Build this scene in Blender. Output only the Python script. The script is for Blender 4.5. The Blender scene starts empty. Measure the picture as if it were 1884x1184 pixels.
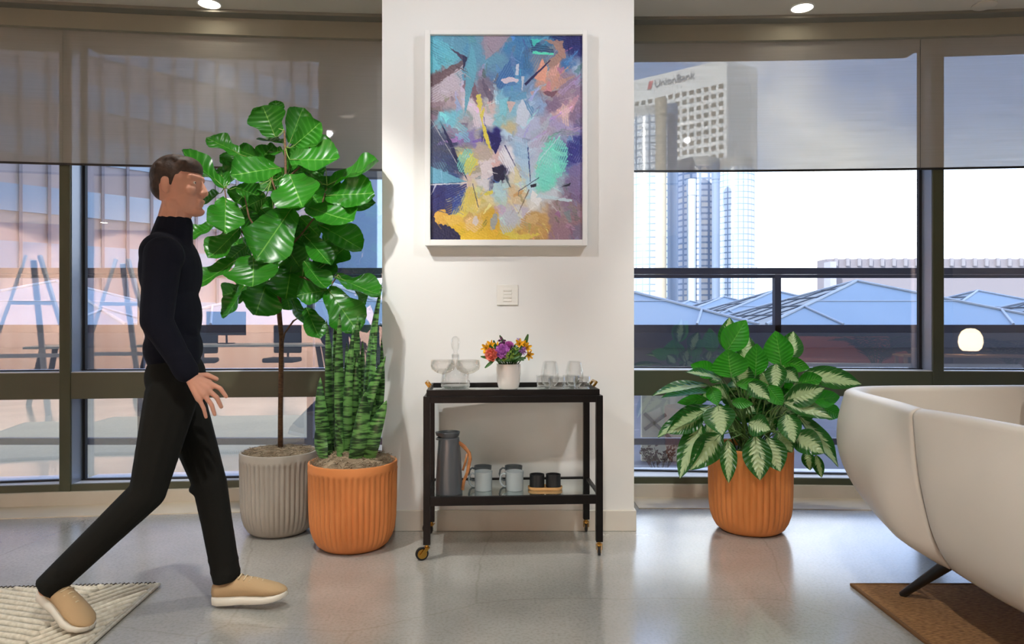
import bpy, bmesh, math, random
import numpy as np
from mathutils import Vector, Matrix, noise

scene = bpy.context.scene
COL = scene.collection
random.seed(11)
PI = math.pi
F, CX, CY, CAMH = 1300.0, 942.0, 592.0, 1.05      # focal length in pixels of the 1884x1184 frame, eye height


def lin(c):
    return tuple(((x / 255.0) / 12.92) if x / 255.0 <= 0.04045 else (((x / 255.0) + 0.055) / 1.055) ** 2.4 for x in c)


def W(px, py, Y):
    return Vector(((px - CX) * Y / F, Y, CAMH - (py - CY) * Y / F))


def WX(px, Y):
    return (px - CX) * Y / F


# ------------------------------------------------------------------ camera
cam_d = bpy.data.cameras.new('camera')
cam_d.sensor_width = 36.0
cam_d.lens = F / 1884.0 * 36.0
cam_d.clip_end = 2000
cam = bpy.data.objects.new('camera', cam_d)
cam.location = (0, 0, CAMH)
cam.rotation_euler = (PI / 2, 0, 0)
COL.objects.link(cam)
scene.camera = cam

# ------------------------------------------------------------------ exposure
scene.view_settings.view_transform = 'Standard'
scene.view_settings.look = 'None'
scene.view_settings.gamma = 1.0
scene.view_settings.exposure = 0.0
scene.view_settings.use_curve_mapping = False

# ------------------------------------------------------------------ sky
world = bpy.data.worlds.new('sky')
scene.world = world
world.use_nodes = True
wn, wl = world.node_tree.nodes, world.node_tree.links
wn.clear()
w_out = wn.new('ShaderNodeOutputWorld')
w_bg = wn.new('ShaderNodeBackground')
w_tc = wn.new('ShaderNodeTexCoord')
w_sep = wn.new('ShaderNodeSeparateXYZ')
w_ramp = wn.new('ShaderNodeValToRGB')
w_noise = wn.new('ShaderNodeTexNoise')
w_noise.inputs['Scale'].default_value = 2.6
w_noise.inputs['Detail'].default_value = 5
w_cl = wn.new('ShaderNodeValToRGB')
w_mix = wn.new('ShaderNodeMix')
w_mix.data_type = 'RGBA'
wl.new(w_tc.outputs['Generated'], w_sep.inputs[0])
wl.new(w_sep.outputs['Z'], w_ramp.inputs[0])
wl.new(w_tc.outputs['Generated'], w_noise.inputs['Vector'])
wl.new(w_noise.outputs['Fac'], w_cl.inputs[0])
e = w_ramp.color_ramp.elements
e[0].position, e[0].color = 0.0, (0.80, 0.88, 1.0, 1)
e[1].position, e[1].color = 0.75, (0.20, 0.34, 0.72, 1)
k = w_ramp.color_ramp.elements.new(0.15)
k.color = (0.72, 0.83, 1.0, 1)
k = w_ramp.color_ramp.elements.new(0.25)
k.color = (0.37, 0.50, 0.80, 1)
k = w_ramp.color_ramp.elements.new(0.45)
k.color = (0.26, 0.40, 0.74, 1)
e = w_cl.color_ramp.elements
e[0].position, e[0].color = 0.48, (0, 0, 0, 1)
e[1].position, e[1].color = 0.62, (1, 1, 1, 1)
wl.new(w_cl.outputs['Color'], w_mix.inputs['Factor'])
wl.new(w_ramp.outputs['Color'], w_mix.inputs['A'])
w_mix.inputs['B'].default_value = (0.97, 0.99, 1.0, 1)
wl.new(w_mix.outputs['Result'], w_bg.inputs['Color'])
w_bg.inputs['Strength'].default_value = 4.0
wl.new(w_bg.outputs[0], w_out.inputs['Surface'])

# ------------------------------------------------------------------ sun (high, from behind the building)
sun_d = bpy.data.lights.new('sun', 'SUN')
sun_d.energy = 12.0
sun_d.angle = math.radians(0.6)
sun_d.color = (1.0, 0.95, 0.87)
sun = bpy.data.objects.new('sun', sun_d)
sun.rotation_euler = (math.radians(48), 0, math.radians(-42))
COL.objects.link(sun)

# ------------------------------------------------------------------ properties and objects


def tag(o, label=None, cat=None, group=None, kind=None):
    if label:
        o['label'] = label
    if cat:
        o['category'] = cat
    if group:
        o['group'] = group
    if kind:
        o['kind'] = kind
    return o


def empty(name, loc=(0, 0, 0), rz=0.0, parent=None):
    o = bpy.data.objects.new(name, None)
    o.location = loc
    o.rotation_euler = (0, 0, rz)
    o.empty_display_size = 0.1
    COL.objects.link(o)
    if parent:
        o.parent = parent
    return o


def kids(o):
    return [c for c in bpy.data.objects if c.parent == o]


def copy_tree(o, loc=None, rz=None, label=None, parent=None):
    c = o.copy()
    COL.objects.link(c)
    if parent is not None:
        c.parent = parent
    if loc is not None:
        c.location = loc
    if rz is not None:
        c.rotation_euler[2] = rz
    if label:
        c['label'] = label
    for ch in kids(o):
        copy_tree(ch, parent=c)
    return c


class MB:
    """collects geometry for ONE mesh object"""

    def __init__(self):
        self.v, self.f, self.mi, self.uv, self.m = [], [], [], [], 0

    def add(self, verts, faces, uvs=None):
        b = len(self.v)
        self.v += [tuple(p) for p in verts]
        for f in faces:
            self.f.append(tuple(b + i for i in f))
            self.mi.append(self.m)
            self.uv.append([uvs[i] for i in f] if uvs else [(0, 0)] * len(f))
        return self

    def box(self, x0, x1, y0, y1, z0, z1):
        vs = [(x0, y0, z0), (x1, y0, z0), (x1, y1, z0), (x0, y1, z0), (x0, y0, z1), (x1, y0, z1), (x1, y1, z1), (x0, y1, z1)]
        return self.add(vs, [(0, 3, 2, 1), (4, 5, 6, 7), (0, 1, 5, 4), (1, 2, 6, 5), (2, 3, 7, 6), (3, 0, 4, 7)])

    def hexa(self, pts):
        return self.add(pts, [(0, 3, 2, 1), (4, 5, 6, 7), (0, 1, 5, 4), (1, 2, 6, 5), (2, 3, 7, 6), (3, 0, 4, 7)])

    def bar(self, a, b, w, h, up=(0, 0, 1)):
        a, b, up = Vector(a), Vector(b), Vector(up)
        d = (b - a).normalized()
        s = d.cross(up)
        if s.length < 1e-4:
            s = d.cross(Vector((1, 0, 0)))
        s.normalize()
        u = s.cross(d)
        q = []
        for p in (a, b):
            q += [p - s * w / 2 - u * h / 2, p + s * w / 2 - u * h / 2, p + s * w / 2 + u * h / 2, p - s * w / 2 + u * h / 2]
        return self.add(q, [(0, 1, 2, 3), (7, 6, 5, 4), (0, 4, 5, 1), (1, 5, 6, 2), (2, 6, 7, 3), (3, 7, 4, 0)])

    def tube(self, pts, rad, seg=10, caps=True, flat=1.0, up0=None):
        pts = [Vector(p) for p in pts]
        n = len(pts)
        if not hasattr(rad, '__len__'):
            rad = [rad] * n
        t0 = (pts[1] - pts[0]).normalized()
        u = Vector(up0) if up0 else (Vector((0, 0, 1)) if abs(t0.z) < 0.9 else Vector((1, 0, 0)))
        u = (u - t0 * u.dot(t0)).normalized()
        vs, fs, uvs = [], [], []
        for i in range(n):
            t = (pts[min(i + 1, n - 1)] - pts[max(i - 1, 0)]).normalized()
            u = (u - t * u.dot(t))
            if u.length < 1e-6:
                u = Vector((1, 0, 0))
            u.normalize()
            w = t.cross(u)
            for j in range(seg):
                a = 2 * PI * j / seg
                vs.append(pts[i] + u * (math.cos(a) * rad[i]) + w * (math.sin(a) * rad[i] * flat))
                uvs.append((j / seg, i / max(1, n - 1)))
        for i in range(n - 1):
            for j in range(seg):
                k = (j + 1) % seg
                fs.append((i * seg + j, i * seg + k, (i + 1) * seg + k, (i + 1) * seg + j))
        if caps:
            fs.append(tuple(reversed(range(seg))))
            fs.append(tuple((n - 1) * seg + j for j in range(seg)))
        return self.add(vs, fs, uvs)

    def lathe(self, prof, seg=32, c=(0, 0, 0), mod=None, close=True):
        vs, fs, uvs = [], [], []
        n = len(prof)
        for i, (r, z) in enumerate(prof):
            for j in range(seg):
                a = 2 * PI * j / seg
                rr = mod(r, z, a, i) if mod else r
                vs.append((c[0] + rr * math.cos(a), c[1] + rr * math.sin(a), c[2] + z))
                uvs.append((j / seg, i / (n - 1)))
        for i in range(n - 1):
            for j in range(seg):
                k = (j + 1) % seg
                fs.append((i * seg + j, i * seg + k, (i + 1) * seg + k, (i + 1) * seg + j))
        if close:
            fs.append(tuple(reversed(range(seg))))
            fs.append(tuple((n - 1) * seg + j for j in range(seg)))
        return self.add(vs, fs, uvs)

    def ball(self, c, r, seg=14, ring=9, rot=None):
        c = Vector(c)
        if not hasattr(r, '__len__'):
            r = (r, r, r)
        vs, fs = [], []
        for i in range(ring + 1):
            th = PI * i / ring
            for j in range(seg):
                ph = 2 * PI * j / seg
                p = Vector((r[0] * math.sin(th) * math.cos(ph), r[1] * math.sin(th) * math.sin(ph), -r[2] * math.cos(th)))
                if rot:
                    p = rot @ p
                vs.append(c + p)
        for i in range(ring):
            for j in range(seg):
                k = (j + 1) % seg
                fs.append((i * seg + j, i * seg + k, (i + 1) * seg + k, (i + 1) * seg + j))
        return self.add(vs, fs)

    def cone(self, a, b, r0, r1, seg=12):
        """a tapered capsule"""
        a, b = Vector(a), Vector(b)
        d = (b - a)
        if d.length < 1e-6:
            return self.ball(a, r0)
        d.normalize()
        pts, rad = [], []
        for k in range(5):
            t = k / 5 * PI / 2
            pts.append(a - d * r0 * math.cos(t))
            rad.append(max(1e-4, r0 * math.sin(t)))
        pts.append(a)
        rad.append(r0)
        pts.append(b)
        rad.append(r1)
        for k in range(4, -1, -1):
            t = k / 5 * PI / 2
            pts.append(b + d * r1 * math.cos(t))
            rad.append(max(1e-4, r1 * math.sin(t)))
        return self.tube(pts, rad, seg)

    def grid(self, fn, nu, nv, closed_u=False):
        vs, fs, uvs = [], [], []
        for j in range(nv + 1):
            for i in range(nu + 1):
                vs.append(fn(i / nu, j / nv))
                uvs.append((i / nu, j / nv))
        for j in range(nv):
            for i in range(nu):
                a = j * (nu + 1) + i
                fs.append((a, a + 1, a + nu + 2, a + nu + 1))
        return self.add(vs, fs, uvs)

    def build(self, name, mats, parent=None, smooth=False, org=None, bevel=0, seg=2, auto=None, recalc=True):
        me = bpy.data.meshes.new(name)
        vs = self.v
        if org is not None:
            o0 = Vector(org)
            vs = [tuple(Vector(p) - o0) for p in vs]
        me.from_pydata(vs, [], self.f)
        if not isinstance(mats, (list, tuple)):
            mats = [mats]
        for m in mats:
            me.materials.append(m)
        if len(mats) > 1:
            me.polygons.foreach_set('material_index', self.mi)
        uvl = me.uv_layers.new(name='UVMap')
        flat = [c for poly in self.uv for p in poly for c in p]
        uvl.data.foreach_set('uv', flat)
        if recalc:
            bm = bmesh.new()
            bm.from_mesh(me)
            bmesh.ops.recalc_face_normals(bm, faces=bm.faces)
            bm.to_mesh(me)
            bm.free()
        if smooth:
            me.polygons.foreach_set('use_smooth', [True] * len(me.polygons))
            if auto:
                me.set_sharp_from_angle(angle=math.radians(auto))
        me.update()
        o = bpy.data.objects.new(name, me)
        COL.objects.link(o)
        if parent:
            o.parent = parent
        if bevel:
            b = o.modifiers.new('edge', 'BEVEL')
            b.width, b.segments, b.limit_method, b.angle_limit = bevel, seg, 'ANGLE', math.radians(40)
        return o


def fuse(mb, name, m, parent=None, org=None, voxel=0.006, smooth=6, fac=0.5):
    """one continuous skin over overlapping volumes"""
    me = bpy.data.meshes.new(name + '_raw')
    me.from_pydata(mb.v, [], mb.f)
    t = bpy.data.objects.new(name + '_raw', me)
    COL.objects.link(t)
    r = t.modifiers.new('r', 'REMESH')
    r.mode, r.voxel_size = 'VOXEL', voxel
    s = t.modifiers.new('s', 'SMOOTH')
    s.factor, s.iterations = fac, smooth
    dg = bpy.context.evaluated_depsgraph_get()
    dg.update()
    ev = bpy.data.meshes.new_from_object(t.evaluated_get(dg))
    bpy.data.objects.remove(t)
    bpy.data.meshes.remove(me)
    ev.name = name
    if org is not None:
        ev.transform(Matrix.Translation(-Vector(org)))
    ev.materials.clear()
    ev.materials.append(m)
    ev.polygons.foreach_set('use_smooth', [True] * len(ev.polygons))
    o = bpy.data.objects.new(name, ev)
    COL.objects.link(o)
    if parent:
        o.parent = parent
    return o


# ------------------------------------------------------------------ materials
def node(nt, t, **kw):
    n = nt.nodes.new(t)
    for k_, v_ in kw.items():
        if k_ in n.inputs:
            n.inputs[k_].default_value = v_
        else:
            setattr(n, k_, v_)
    return n


def mat(name, rgb, rough=0.5, metal=0.0, spec=0.5, var=None, bump=None, coat=0.0, emit=None, sheen=0.0, sss=0.0, coord='Object', stretch=None):
    """Principled with optional colour mottling var=(scale, rgb2, detail) and bump=(scale, strength, dist)"""
    m = bpy.data.materials.new(name)
    m.use_nodes = True
    nt = m.node_tree
    b = nt.nodes['Principled BSDF']
    b.inputs['Base Color'].default_value = (*lin(rgb), 1)
    b.inputs['Roughness'].default_value = rough
    b.inputs['Metallic'].default_value = metal
    b.inputs['Specular IOR Level'].default_value = spec
    b.inputs['Coat Weight'].default_value = coat
    b.inputs['Sheen Weight'].default_value = sheen
    if sss:
        b.inputs['Subsurface Weight'].default_value = sss
        b.inputs['Subsurface Radius'].default_value = (0.012, 0.005, 0.003)
    if emit:
        b.inputs['Emission Color'].default_value = (*lin(emit[0]), 1)
        b.inputs['Emission Strength'].default_value = emit[1]
    tc = node(nt, 'ShaderNodeTexCoord')
    src = tc.outputs[coord]
    if stretch:
        mp = node(nt, 'ShaderNodeMapping')
        mp.inputs['Scale'].default_value = stretch
        nt.links.new(src, mp.inputs['Vector'])
        src = mp.outputs[0]
    if var:
        nz = node(nt, 'ShaderNodeTexNoise', Scale=var[0], Detail=var[2] if len(var) > 2 else 3.0)
        nt.links.new(src, nz.inputs['Vector'])
        rp = node(nt, 'ShaderNodeValToRGB')
        rp.color_ramp.elements[0].position, rp.color_ramp.elements[0].color = 0.35, (*lin(rgb), 1)
        rp.color_ramp.elements[1].position, rp.color_ramp.elements[1].color = 0.65, (*lin(var[1]), 1)
        nt.links.new(nz.outputs['Fac'], rp.inputs[0])
        nt.links.new(rp.outputs[0], b.inputs['Base Color'])
    if bump:
        nb = node(nt, 'ShaderNodeTexNoise', Scale=bump[0], Detail=4.0)
        nt.links.new(src, nb.inputs['Vector'])
        bp = node(nt, 'ShaderNodeBump', Strength=bump[1], Distance=bump[2])
        nt.links.new(nb.outputs['Fac'], bp.inputs['Height'])
        nt.links.new(bp.outputs[0], b.inputs['Normal'])
    return m


def glass_mat(name, refl=0.10, tint=(1, 1, 1), edge=0.6, rough=0.0, gtint=(1, 1, 1)):
    """clear glass: see-through with a mirror coat that grows towards grazing view"""
    m = bpy.data.materials.new(name)
    m.use_nodes = True
    nt = m.node_tree
    nt.nodes.clear()
    out = node(nt, 'ShaderNodeOutputMaterial')
    tr = node(nt, 'ShaderNodeBsdfTransparent')
    tr.inputs['Color'].default_value = (*tint, 1)
    gl = node(nt, 'ShaderNodeBsdfAnisotropic') if False else node(nt, 'ShaderNodeBsdfGlossy')
    gl.inputs['Roughness'].default_value = rough
    gl.inputs['Color'].default_value = (*gtint, 1)
    lw = node(nt, 'ShaderNodeLayerWeight')
    lw.inputs['Blend'].default_value = 0.28
    mr = node(nt, 'ShaderNodeMapRange')
    mr.inputs['To Min'].default_value = refl
    mr.inputs['To Max'].default_value = edge
    nt.links.new(lw.outputs['Facing'], mr.inputs['Value'])
    mx = node(nt, 'ShaderNodeMixShader')
    nt.links.new(mr.outputs[0], mx.inputs[0])
    nt.links.new(tr.outputs[0], mx.inputs[1])
    nt.links.new(gl.outputs[0], mx.inputs[2])
    nt.links.new(mx.outputs[0], out.inputs['Surface'])
    return m


M = {}
M['green_frame'] = mat('green_frame', (74, 78, 58), 0.42, var=(2.0, (70, 74, 55)))
M['silver'] = mat('silver_aluminium', (150, 156, 166), 0.32, metal=0.6)
M['ledge'] = mat('pale_sill_paint', (214, 216, 220), 0.35)
M['gasket'] = mat('black_gasket', (22, 22, 26), 0.6)
M['wall'] = mat('pillar_paint', (231, 230, 226), 0.75, var=(1.3, (234, 233, 229)), bump=(160, 0.03, 0.002))
M['base'] = mat('baseboard_paint', (216, 211, 200), 0.6)
M['ceil'] = mat('ceiling_paint', (196, 190, 174), 0.9)
M['fascia'] = mat('fascia_paint', (138, 134, 118), 0.8)
M['curb'] = mat('curb_plaster', (205, 197, 183), 0.7, var=(3, (196, 188, 172)))
M['strip'] = mat('smooth_concrete', (208, 194, 170), 0.55, var=(2.5, (198, 184, 161)), bump=(60, 0.05, 0.003))
M['black'] = mat('black_plastic', (14, 14, 15), 0.45)
M['white_plastic'] = mat('white_plastic', (232, 230, 222), 0.4)
M['brass'] = mat('brass', (190, 148, 70), 0.25, metal=1.0)
M['wenge'] = mat('dark_wood', (13, 8, 7), 0.4, spec=.3, var=(6, (8, 5, 5), 6.0), stretch=(1, 1, 8))
M['glass'] = glass_mat('window_glass', 0.14, (0.97, 0.985, 0.99), 0.5)
# ================================================================== ROOM
ARC_C, ARC_Y, ARC_K = 0.57, 4.25, 0.0201


def arcY(x):
    return ARC_Y - ARC_K * (x - ARC_C) ** 2


def arcbox(mb, x0, x1, o0, o1, z0, z1, n=None):
    """a bar bent along the curved window wall; o = distance towards the room"""
    n = n or max(1, int(abs(x1 - x0) / 0.12))
    vs, fs = [], []
    for i in range(n + 1):
        x = x0 + (x1 - x0) * i / n
        y = arcY(x)
        vs += [(x, y - o1, z0), (x, y - o0, z0), (x, y - o0, z1), (x, y - o1, z1)]
    for i in range(n):
        a = 4 * i
        for j in range(4):
            k = (j + 1) % 4
            fs.append((a + j, a + k, a + 4 + k, a + 4 + j))
    fs += [(0, 3, 2, 1), (4 * n, 4 * n + 1, 4 * n + 2, 4 * n + 3)]
    return mb.add(vs, fs)


CEIL = 2.83
PIL_L, PIL_R, PIL_Y = WX(703, 3.56), WX(1166.5, 3.56), 3.56

# ---- concrete floor
fm = mat('polished_concrete', (158, 152, 141), 0.3)
nt = fm.node_tree
b = nt.nodes['Principled BSDF']
tc = node(nt, 'ShaderNodeTexCoord')
n1 = node(nt, 'ShaderNodeTexNoise', Scale=1.6, Detail=6.0)
n2 = node(nt, 'ShaderNodeTexNoise', Scale=85.0, Detail=3.0)
n3 = node(nt, 'ShaderNodeTexVoronoi', Scale=110.0)
r1 = node(nt, 'ShaderNodeValToRGB')
r1.color_ramp.elements[0].position, r1.color_ramp.elements[0].color = 0.3, (*lin((152, 150, 144)), 1)
r1.color_ramp.elements[1].position, r1.color_ramp.elements[1].color = 0.7, (*lin((182, 180, 174)), 1)
r2 = node(nt, 'ShaderNodeValToRGB')
r2.color_ramp.elements[0].position, r2.color_ramp.elements[0].color = 0.3, (0.62, 0.60, 0.57, 1)
r2.color_ramp.elements[1].position, r2.color_ramp.elements[1].color = 0.55, (1.04, 1.04, 1.03, 1)
for n_ in (n1, n2, n3):
    nt.links.new(tc.outputs['Object'], n_.inputs['Vector'])
nt.links.new(n1.outputs['Fac'], r1.inputs[0])
nt.links.new(n2.outputs['Fac'], r2.inputs[0])
mx = node(nt, 'ShaderNodeMix', data_type='RGBA', blend_type='MULTIPLY')
mx.inputs['Factor'].default_value = 0.45
nt.links.new(r1.outputs[0], mx.inputs['A'])
nt.links.new(r2.outputs[0], mx.inputs['B'])
# hairline cracks
wv = node(nt, 'ShaderNodeTexNoise', Scale=1.2, Detail=4.0)
nt.links.new(tc.outputs['Object'], wv.inputs['Vector'])
va = node(nt, 'ShaderNodeMix', data_type='RGBA')
va.inputs['Factor'].default_value = 0.16
nt.links.new(tc.outputs['Object'], va.inputs['A'])
nt.links.new(wv.outputs['Color'], va.inputs['B'])
vc = node(nt, 'ShaderNodeTexVoronoi', Scale=0.75)
vc.feature = 'DISTANCE_TO_EDGE'
nt.links.new(va.outputs['Result'], vc.inputs['Vector'])
rc = node(nt, 'ShaderNodeValToRGB')
rc.color_ramp.elements[0].position, rc.color_ramp.elements[0].color = 0.0, (0.86, 0.84, 0.82, 1)
rc.color_ramp.elements[1].position, rc.color_ramp.elements[1].color = 0.0022, (1, 1, 1, 1)
nt.links.new(vc.outputs['Distance'], rc.inputs[0])
mx2 = node(nt, 'ShaderNodeMix', data_type='RGBA', blend_type='MULTIPLY')
mx2.inputs['Factor'].default_value = 1.0
nt.links.new(mx.outputs['Result'], mx2.inputs['A'])
nt.links.new(rc.outputs[0], mx2.inputs['B'])
nt.links.new(mx2.outputs['Result'], b.inputs['Base Color'])
rr = node(nt, 'ShaderNodeMapRange')
rr.inputs['To Min'].default_value, rr.inputs['To Max'].default_value = 0.14, 0.34
nt.links.new(n1.outputs['Fac'], rr.inputs['Value'])
nt.links.new(rr.outputs[0], b.inputs['Roughness'])
b.inputs['Coat Weight'].default_value = 0.9
b.inputs['Coat Roughness'].default_value = 0.16
b.inputs['Coat IOR'].default_value = 1.7
b.inputs['Specular IOR Level'].default_value = 0.8
bp = node(nt, 'ShaderNodeBump', Strength=0.12, Distance=0.004)
nt.links.new(n2.outputs['Fac'], bp.inputs['Height'])
nt.links.new(bp.outputs[0], b.inputs['Normal'])
M['floor'] = fm

mb = MB()
mb.box(-7.2, 7.2, -7.2, 4.6, -0.2, 0.0)
tag(mb.build('floor', fm), kind='structure')
mb = MB()
arcbox(mb, -7, PIL_L - .1, 0.0, 0.27, 0.0, 0.004)
arcbox(mb, PIL_R + .1, 7, 0.0, 0.27, 0.0, 0.004)
tag(mb.build('trim_1', M['strip']), kind='structure')
mb = MB()
arcbox(mb, -7, -0.2, -0.2, 0.02, 0.0, 0.079)
arcbox(mb, 0.2, 7, -0.2, 0.02, 0.0, 0.079)
tag(mb.build('baseboard_window', M['curb'], bevel=0.004), kind='structure')

# ---- ceiling and the shade pocket above the windows
mb = MB()
n = 60
vs = [(-7.2, -7.2, CEIL)] + [(-7.2 + 14.4 * i / n, arcY(-7.2 + 14.4 * i / n) - 0.10, CEIL) for i in range(n + 1)] + [(7.2, -7.2, CEIL)]
vs += [(x, y, z + 0.15) for x, y, z in vs]
N = len(vs) // 2
mb.add(vs, [tuple(range(N)), tuple(reversed(range(N, 2 * N)))] + [(i, (i + 1) % N, N + (i + 1) % N, N + i) for i in range(N)])
tag(mb.build('ceiling', M['ceil']), kind='structure')
mb = MB()
arcbox(mb, -7, 7, -0.02, 0.055, 2.715, 2.98)
tag(mb.build('trim_2', M['fascia']), kind='structure')
mb = MB()
arcbox(mb, -7, 7, 0.055, 0.13, 2.812, 2.829)
tag(mb.build('trim_3', mat('grey_reveal', (120, 117, 106), .6)), kind='structure')
mb = MB()
arcbox(mb, -7, 7, -0.3, -0.02, 2.75, 3.2)
tag(mb.build('trim_4', M['fascia']), kind='structure')

# ---- the white pillar
mb = MB()
mb.box(PIL_L, PIL_R, PIL_Y, 4.33, 0, CEIL + .1)
tag(mb.build('wall_centre', M['wall']), kind='structure')
mb = MB()
mb.box(PIL_L - .010, PIL_R + .010, PIL_Y - 0.012, PIL_Y + 0.5, 0, 0.104)
tag(mb.build('baseboard_centre', M['base'], bevel=0.003), kind='structure')

# ---- the rest of the room behind the camera (seen in the window reflections)
pink = mat('rose_wall_paint', (214, 172, 152), 0.8, var=(1.5, (222, 186, 168)), stretch=(3, 3, 0.2))
mb = MB()
mb.box(-7.2, -.6, -6.2, -6.0, 0, CEIL)
tag(mb.build('wall_back', pink), kind='structure')
mb = MB()
mb.box(-.6, 7.2, -6.2, -6.0, 0, CEIL)
tag(mb.build('wall_back_plain', mat('taupe_wall_paint', (112, 106, 102), 0.8)), kind='structure')
sidem = mat('side_wall_paint', (176, 165, 150), 0.8)
for nm, x in (('wall_left', -7.2), ('wall_right', 7.0)):
    mb = MB()
    mb.box(x, x + .2, -6.2, 3.35, 0, CEIL)
    tag(mb.build(nm, sidem), kind='structure')

# ---- window bays
MUL = [(-5.15, -5.08), (WX(107.5, 4.04), WX(127, 4.04)), (-0.035, 0.035), (WX(1716, 4.175), WX(1735.5, 4.175)), (5.08, 5.15)]
Z_SILL0, Z_SILL1, Z_TR0, Z_TR1, Z_HEAD = 0.079, 0.118, 0.608, 0.760, 2.69
GO = -0.125


def paneY(i, x):
    """front of the glass; the two right hand panes share one plane"""
    if i >= 2:
        return arcY(2.52) - GO - .08 * (x - 2.52)
    xl_, xr_ = MUL[i][1], MUL[i + 1][0]
    a_, b_ = arcY(xl_), arcY(xr_)
    return a_ + (b_ - a_) * (x - xl_) / (xr_ - xl_) - GO


for i in range(4):
    xl, xr = MUL[i][1], MUL[i + 1][0]
    Z_HEAD = 2.69 if i < 2 else 2.712
    root = tag(empty('window_%d' % (i + 1), ((xl + xr) / 2, arcY((xl + xr) / 2), 0)), kind='structure')
    org = root.location
    mb = MB()
    arcbox(mb, xl, xr, -0.02, 0.0, Z_SILL0, Z_SILL1)
    mb.build('sill_rail', M['green_frame'], root, org=org)
    mb = MB()
    arcbox(mb, xl, xr, GO, 0.0, Z_TR0, Z_TR1 - 0.002)
    mb.build('transom', M['green_frame'], root, org=org)
    mb = MB()
    arcbox(mb, xl, xr, GO - .15, 0.0, Z_HEAD, 2.78)
    mb.build('head_rail', M['green_frame'], root, org=org)
    for z0, z1 in ((Z_SILL0 + 0.01, Z_SILL1 + .001), (Z_TR1 - .004, Z_TR1 + .003)):
        mb = MB()
        arcbox(mb, xl, xr, GO - .15, -0.0205 if z0 < .2 else -.001, z0, z1)
        mb.build('ledge', M['ledge'], root, org=org)
    # jamb reveals in bare aluminium with a black gasket
    for x, s in ((xl, 1), (xr, -1)):
        mb = MB()
        for z0, z1 in ((Z_SILL1, Z_TR0), (Z_TR1, Z_HEAD)):
            y = arcY(x)
            mb.box(min(x, x + s * .004), max(x, x + s * .004), y + 0.004, y - GO, z0, z1)
        mb.build('jamb', M['silver'], root, org=org)
        mb = MB()
        for z0, z1 in ((Z_SILL1, Z_TR0), (Z_TR1, Z_HEAD)):
            y = arcY(x)
            mb.box(min(x + s * .004, x + s * .02), max(x + s * .004, x + s * .02), y - GO - .022, y - GO + .003, z0, z1)
        mb.build('gasket', M['gasket'], root, org=org)
    for (z0, z1) in ((Z_SILL1, Z_TR0), (Z_TR1, Z_HEAD)):
        mb = MB()
        ya, yb = paneY(i, xl), paneY(i, xr)
        mb.hexa([(xl, ya, z0), (xr, yb, z0), (xr, yb + .008, z0), (xl, ya + .008, z0), (xl, ya, z1), (xr, yb, z1), (xr, yb + .008, z1), (xl, ya + .008, z1)])
        mb.build('pane', M['glass'], root, org=org)
        mb = MB()
        for q in (z0, z1 - .008):
            ga, gb = paneY(i, xl), paneY(i, xr)
            mb.hexa([(x_, y_ + d_, z_) for z_ in (q, q + .010) for x_, y_, d_ in ((xl, ga, -.03), (xr, gb, -.03), (xr, gb, -.001), (xl, ga, -.001))])
        mb.build('gasket', M['gasket'], root, org=org)
for i, (x0, x1) in enumerate(MUL):
    mb = MB()
    xm = (x0 + x1) / 2
    y = arcY(xm)
    mb.box(x0, x1, y - 0.003, y - GO + .03, Z_SILL0, 2.78)
    tag(mb.build('trim_%d' % (10 + i), M['green_frame']), kind='structure')

# ---- roller blinds of open-weave screen cloth
bm_ = bpy.data.materials.new('screen_cloth')
bm_.use_nodes = True
nt = bm_.node_tree
nt.nodes.clear()
out = node(nt, 'ShaderNodeOutputMaterial')
tr = node(nt, 'ShaderNodeBsdfTransparent')
df = node(nt, 'ShaderNodeBsdfDiffuse')
tl = node(nt, 'ShaderNodeBsdfTranslucent')
tc = node(nt, 'ShaderNodeTexCoord')
mp = node(nt, 'ShaderNodeMapping')
mp.inputs['Scale'].default_value = (3, 3, 260)
wz = node(nt, 'ShaderNodeTexNoise', Scale=1.0, Detail=2.0)
nt.links.new(tc.outputs['Object'], mp.inputs['Vector'])
nt.links.new(mp.outputs[0], wz.inputs['Vector'])
cr = node(nt, 'ShaderNodeValToRGB')
cr.color_ramp.elements[0].position, cr.color_ramp.elements[0].color = 0.3, (*lin((190, 185, 175)), 1)
cr.color_ramp.elements[1].position, cr.color_ramp.elements[1].color = 0.7, (*lin((206, 201, 191)), 1)
nt.links.new(wz.outputs['Fac'], cr.inputs[0])
nt.links.new(cr.outputs[0], df.inputs['Color'])
tl.inputs['Color'].default_value = (0.10, 0.10, 0.095, 1)
a1 = node(nt, 'ShaderNodeMixShader')
a1.inputs[0].default_value = 0.25
nt.links.new(df.outputs[0], a1.inputs[1])
nt.links.new(tl.outputs[0], a1.inputs[2])
a2 = node(nt, 'ShaderNodeMixShader')
oz = node(nt, 'ShaderNodeMapRange')
oz.inputs['From Min'].default_value, oz.inputs['From Max'].default_value = 0.3, 0.7
oz.inputs['To Min'].default_value, oz.inputs['To Max'].default_value = 0.36, 0.43
nt.links.new(wz.outputs['Fac'], oz.inputs['Value'])
nt.links.new(oz.outputs[0], a2.inputs[0])
nt.links.new(a1.outputs[0], a2.inputs[1])
nt.links.new(tr.outputs[0], a2.inputs[2])
nt.links.new(a2.outputs[0], out.inputs['Surface'])
BL = [(-5.1, MUL[1][0] + .030), (MUL[1][0] + .031, -0.1), (0.1, WX(1704, 4.1)), (WX(1705, 4.1), 5.1)]
BLAB = ['grey roller blind at far left edge, before the narrow window', 'grey roller blind half lowered behind the tall fig tree',
        'grey roller blind half lowered above the variegated plant in orange pot', 'grey roller blind at far right edge, above the sofa']
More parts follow.
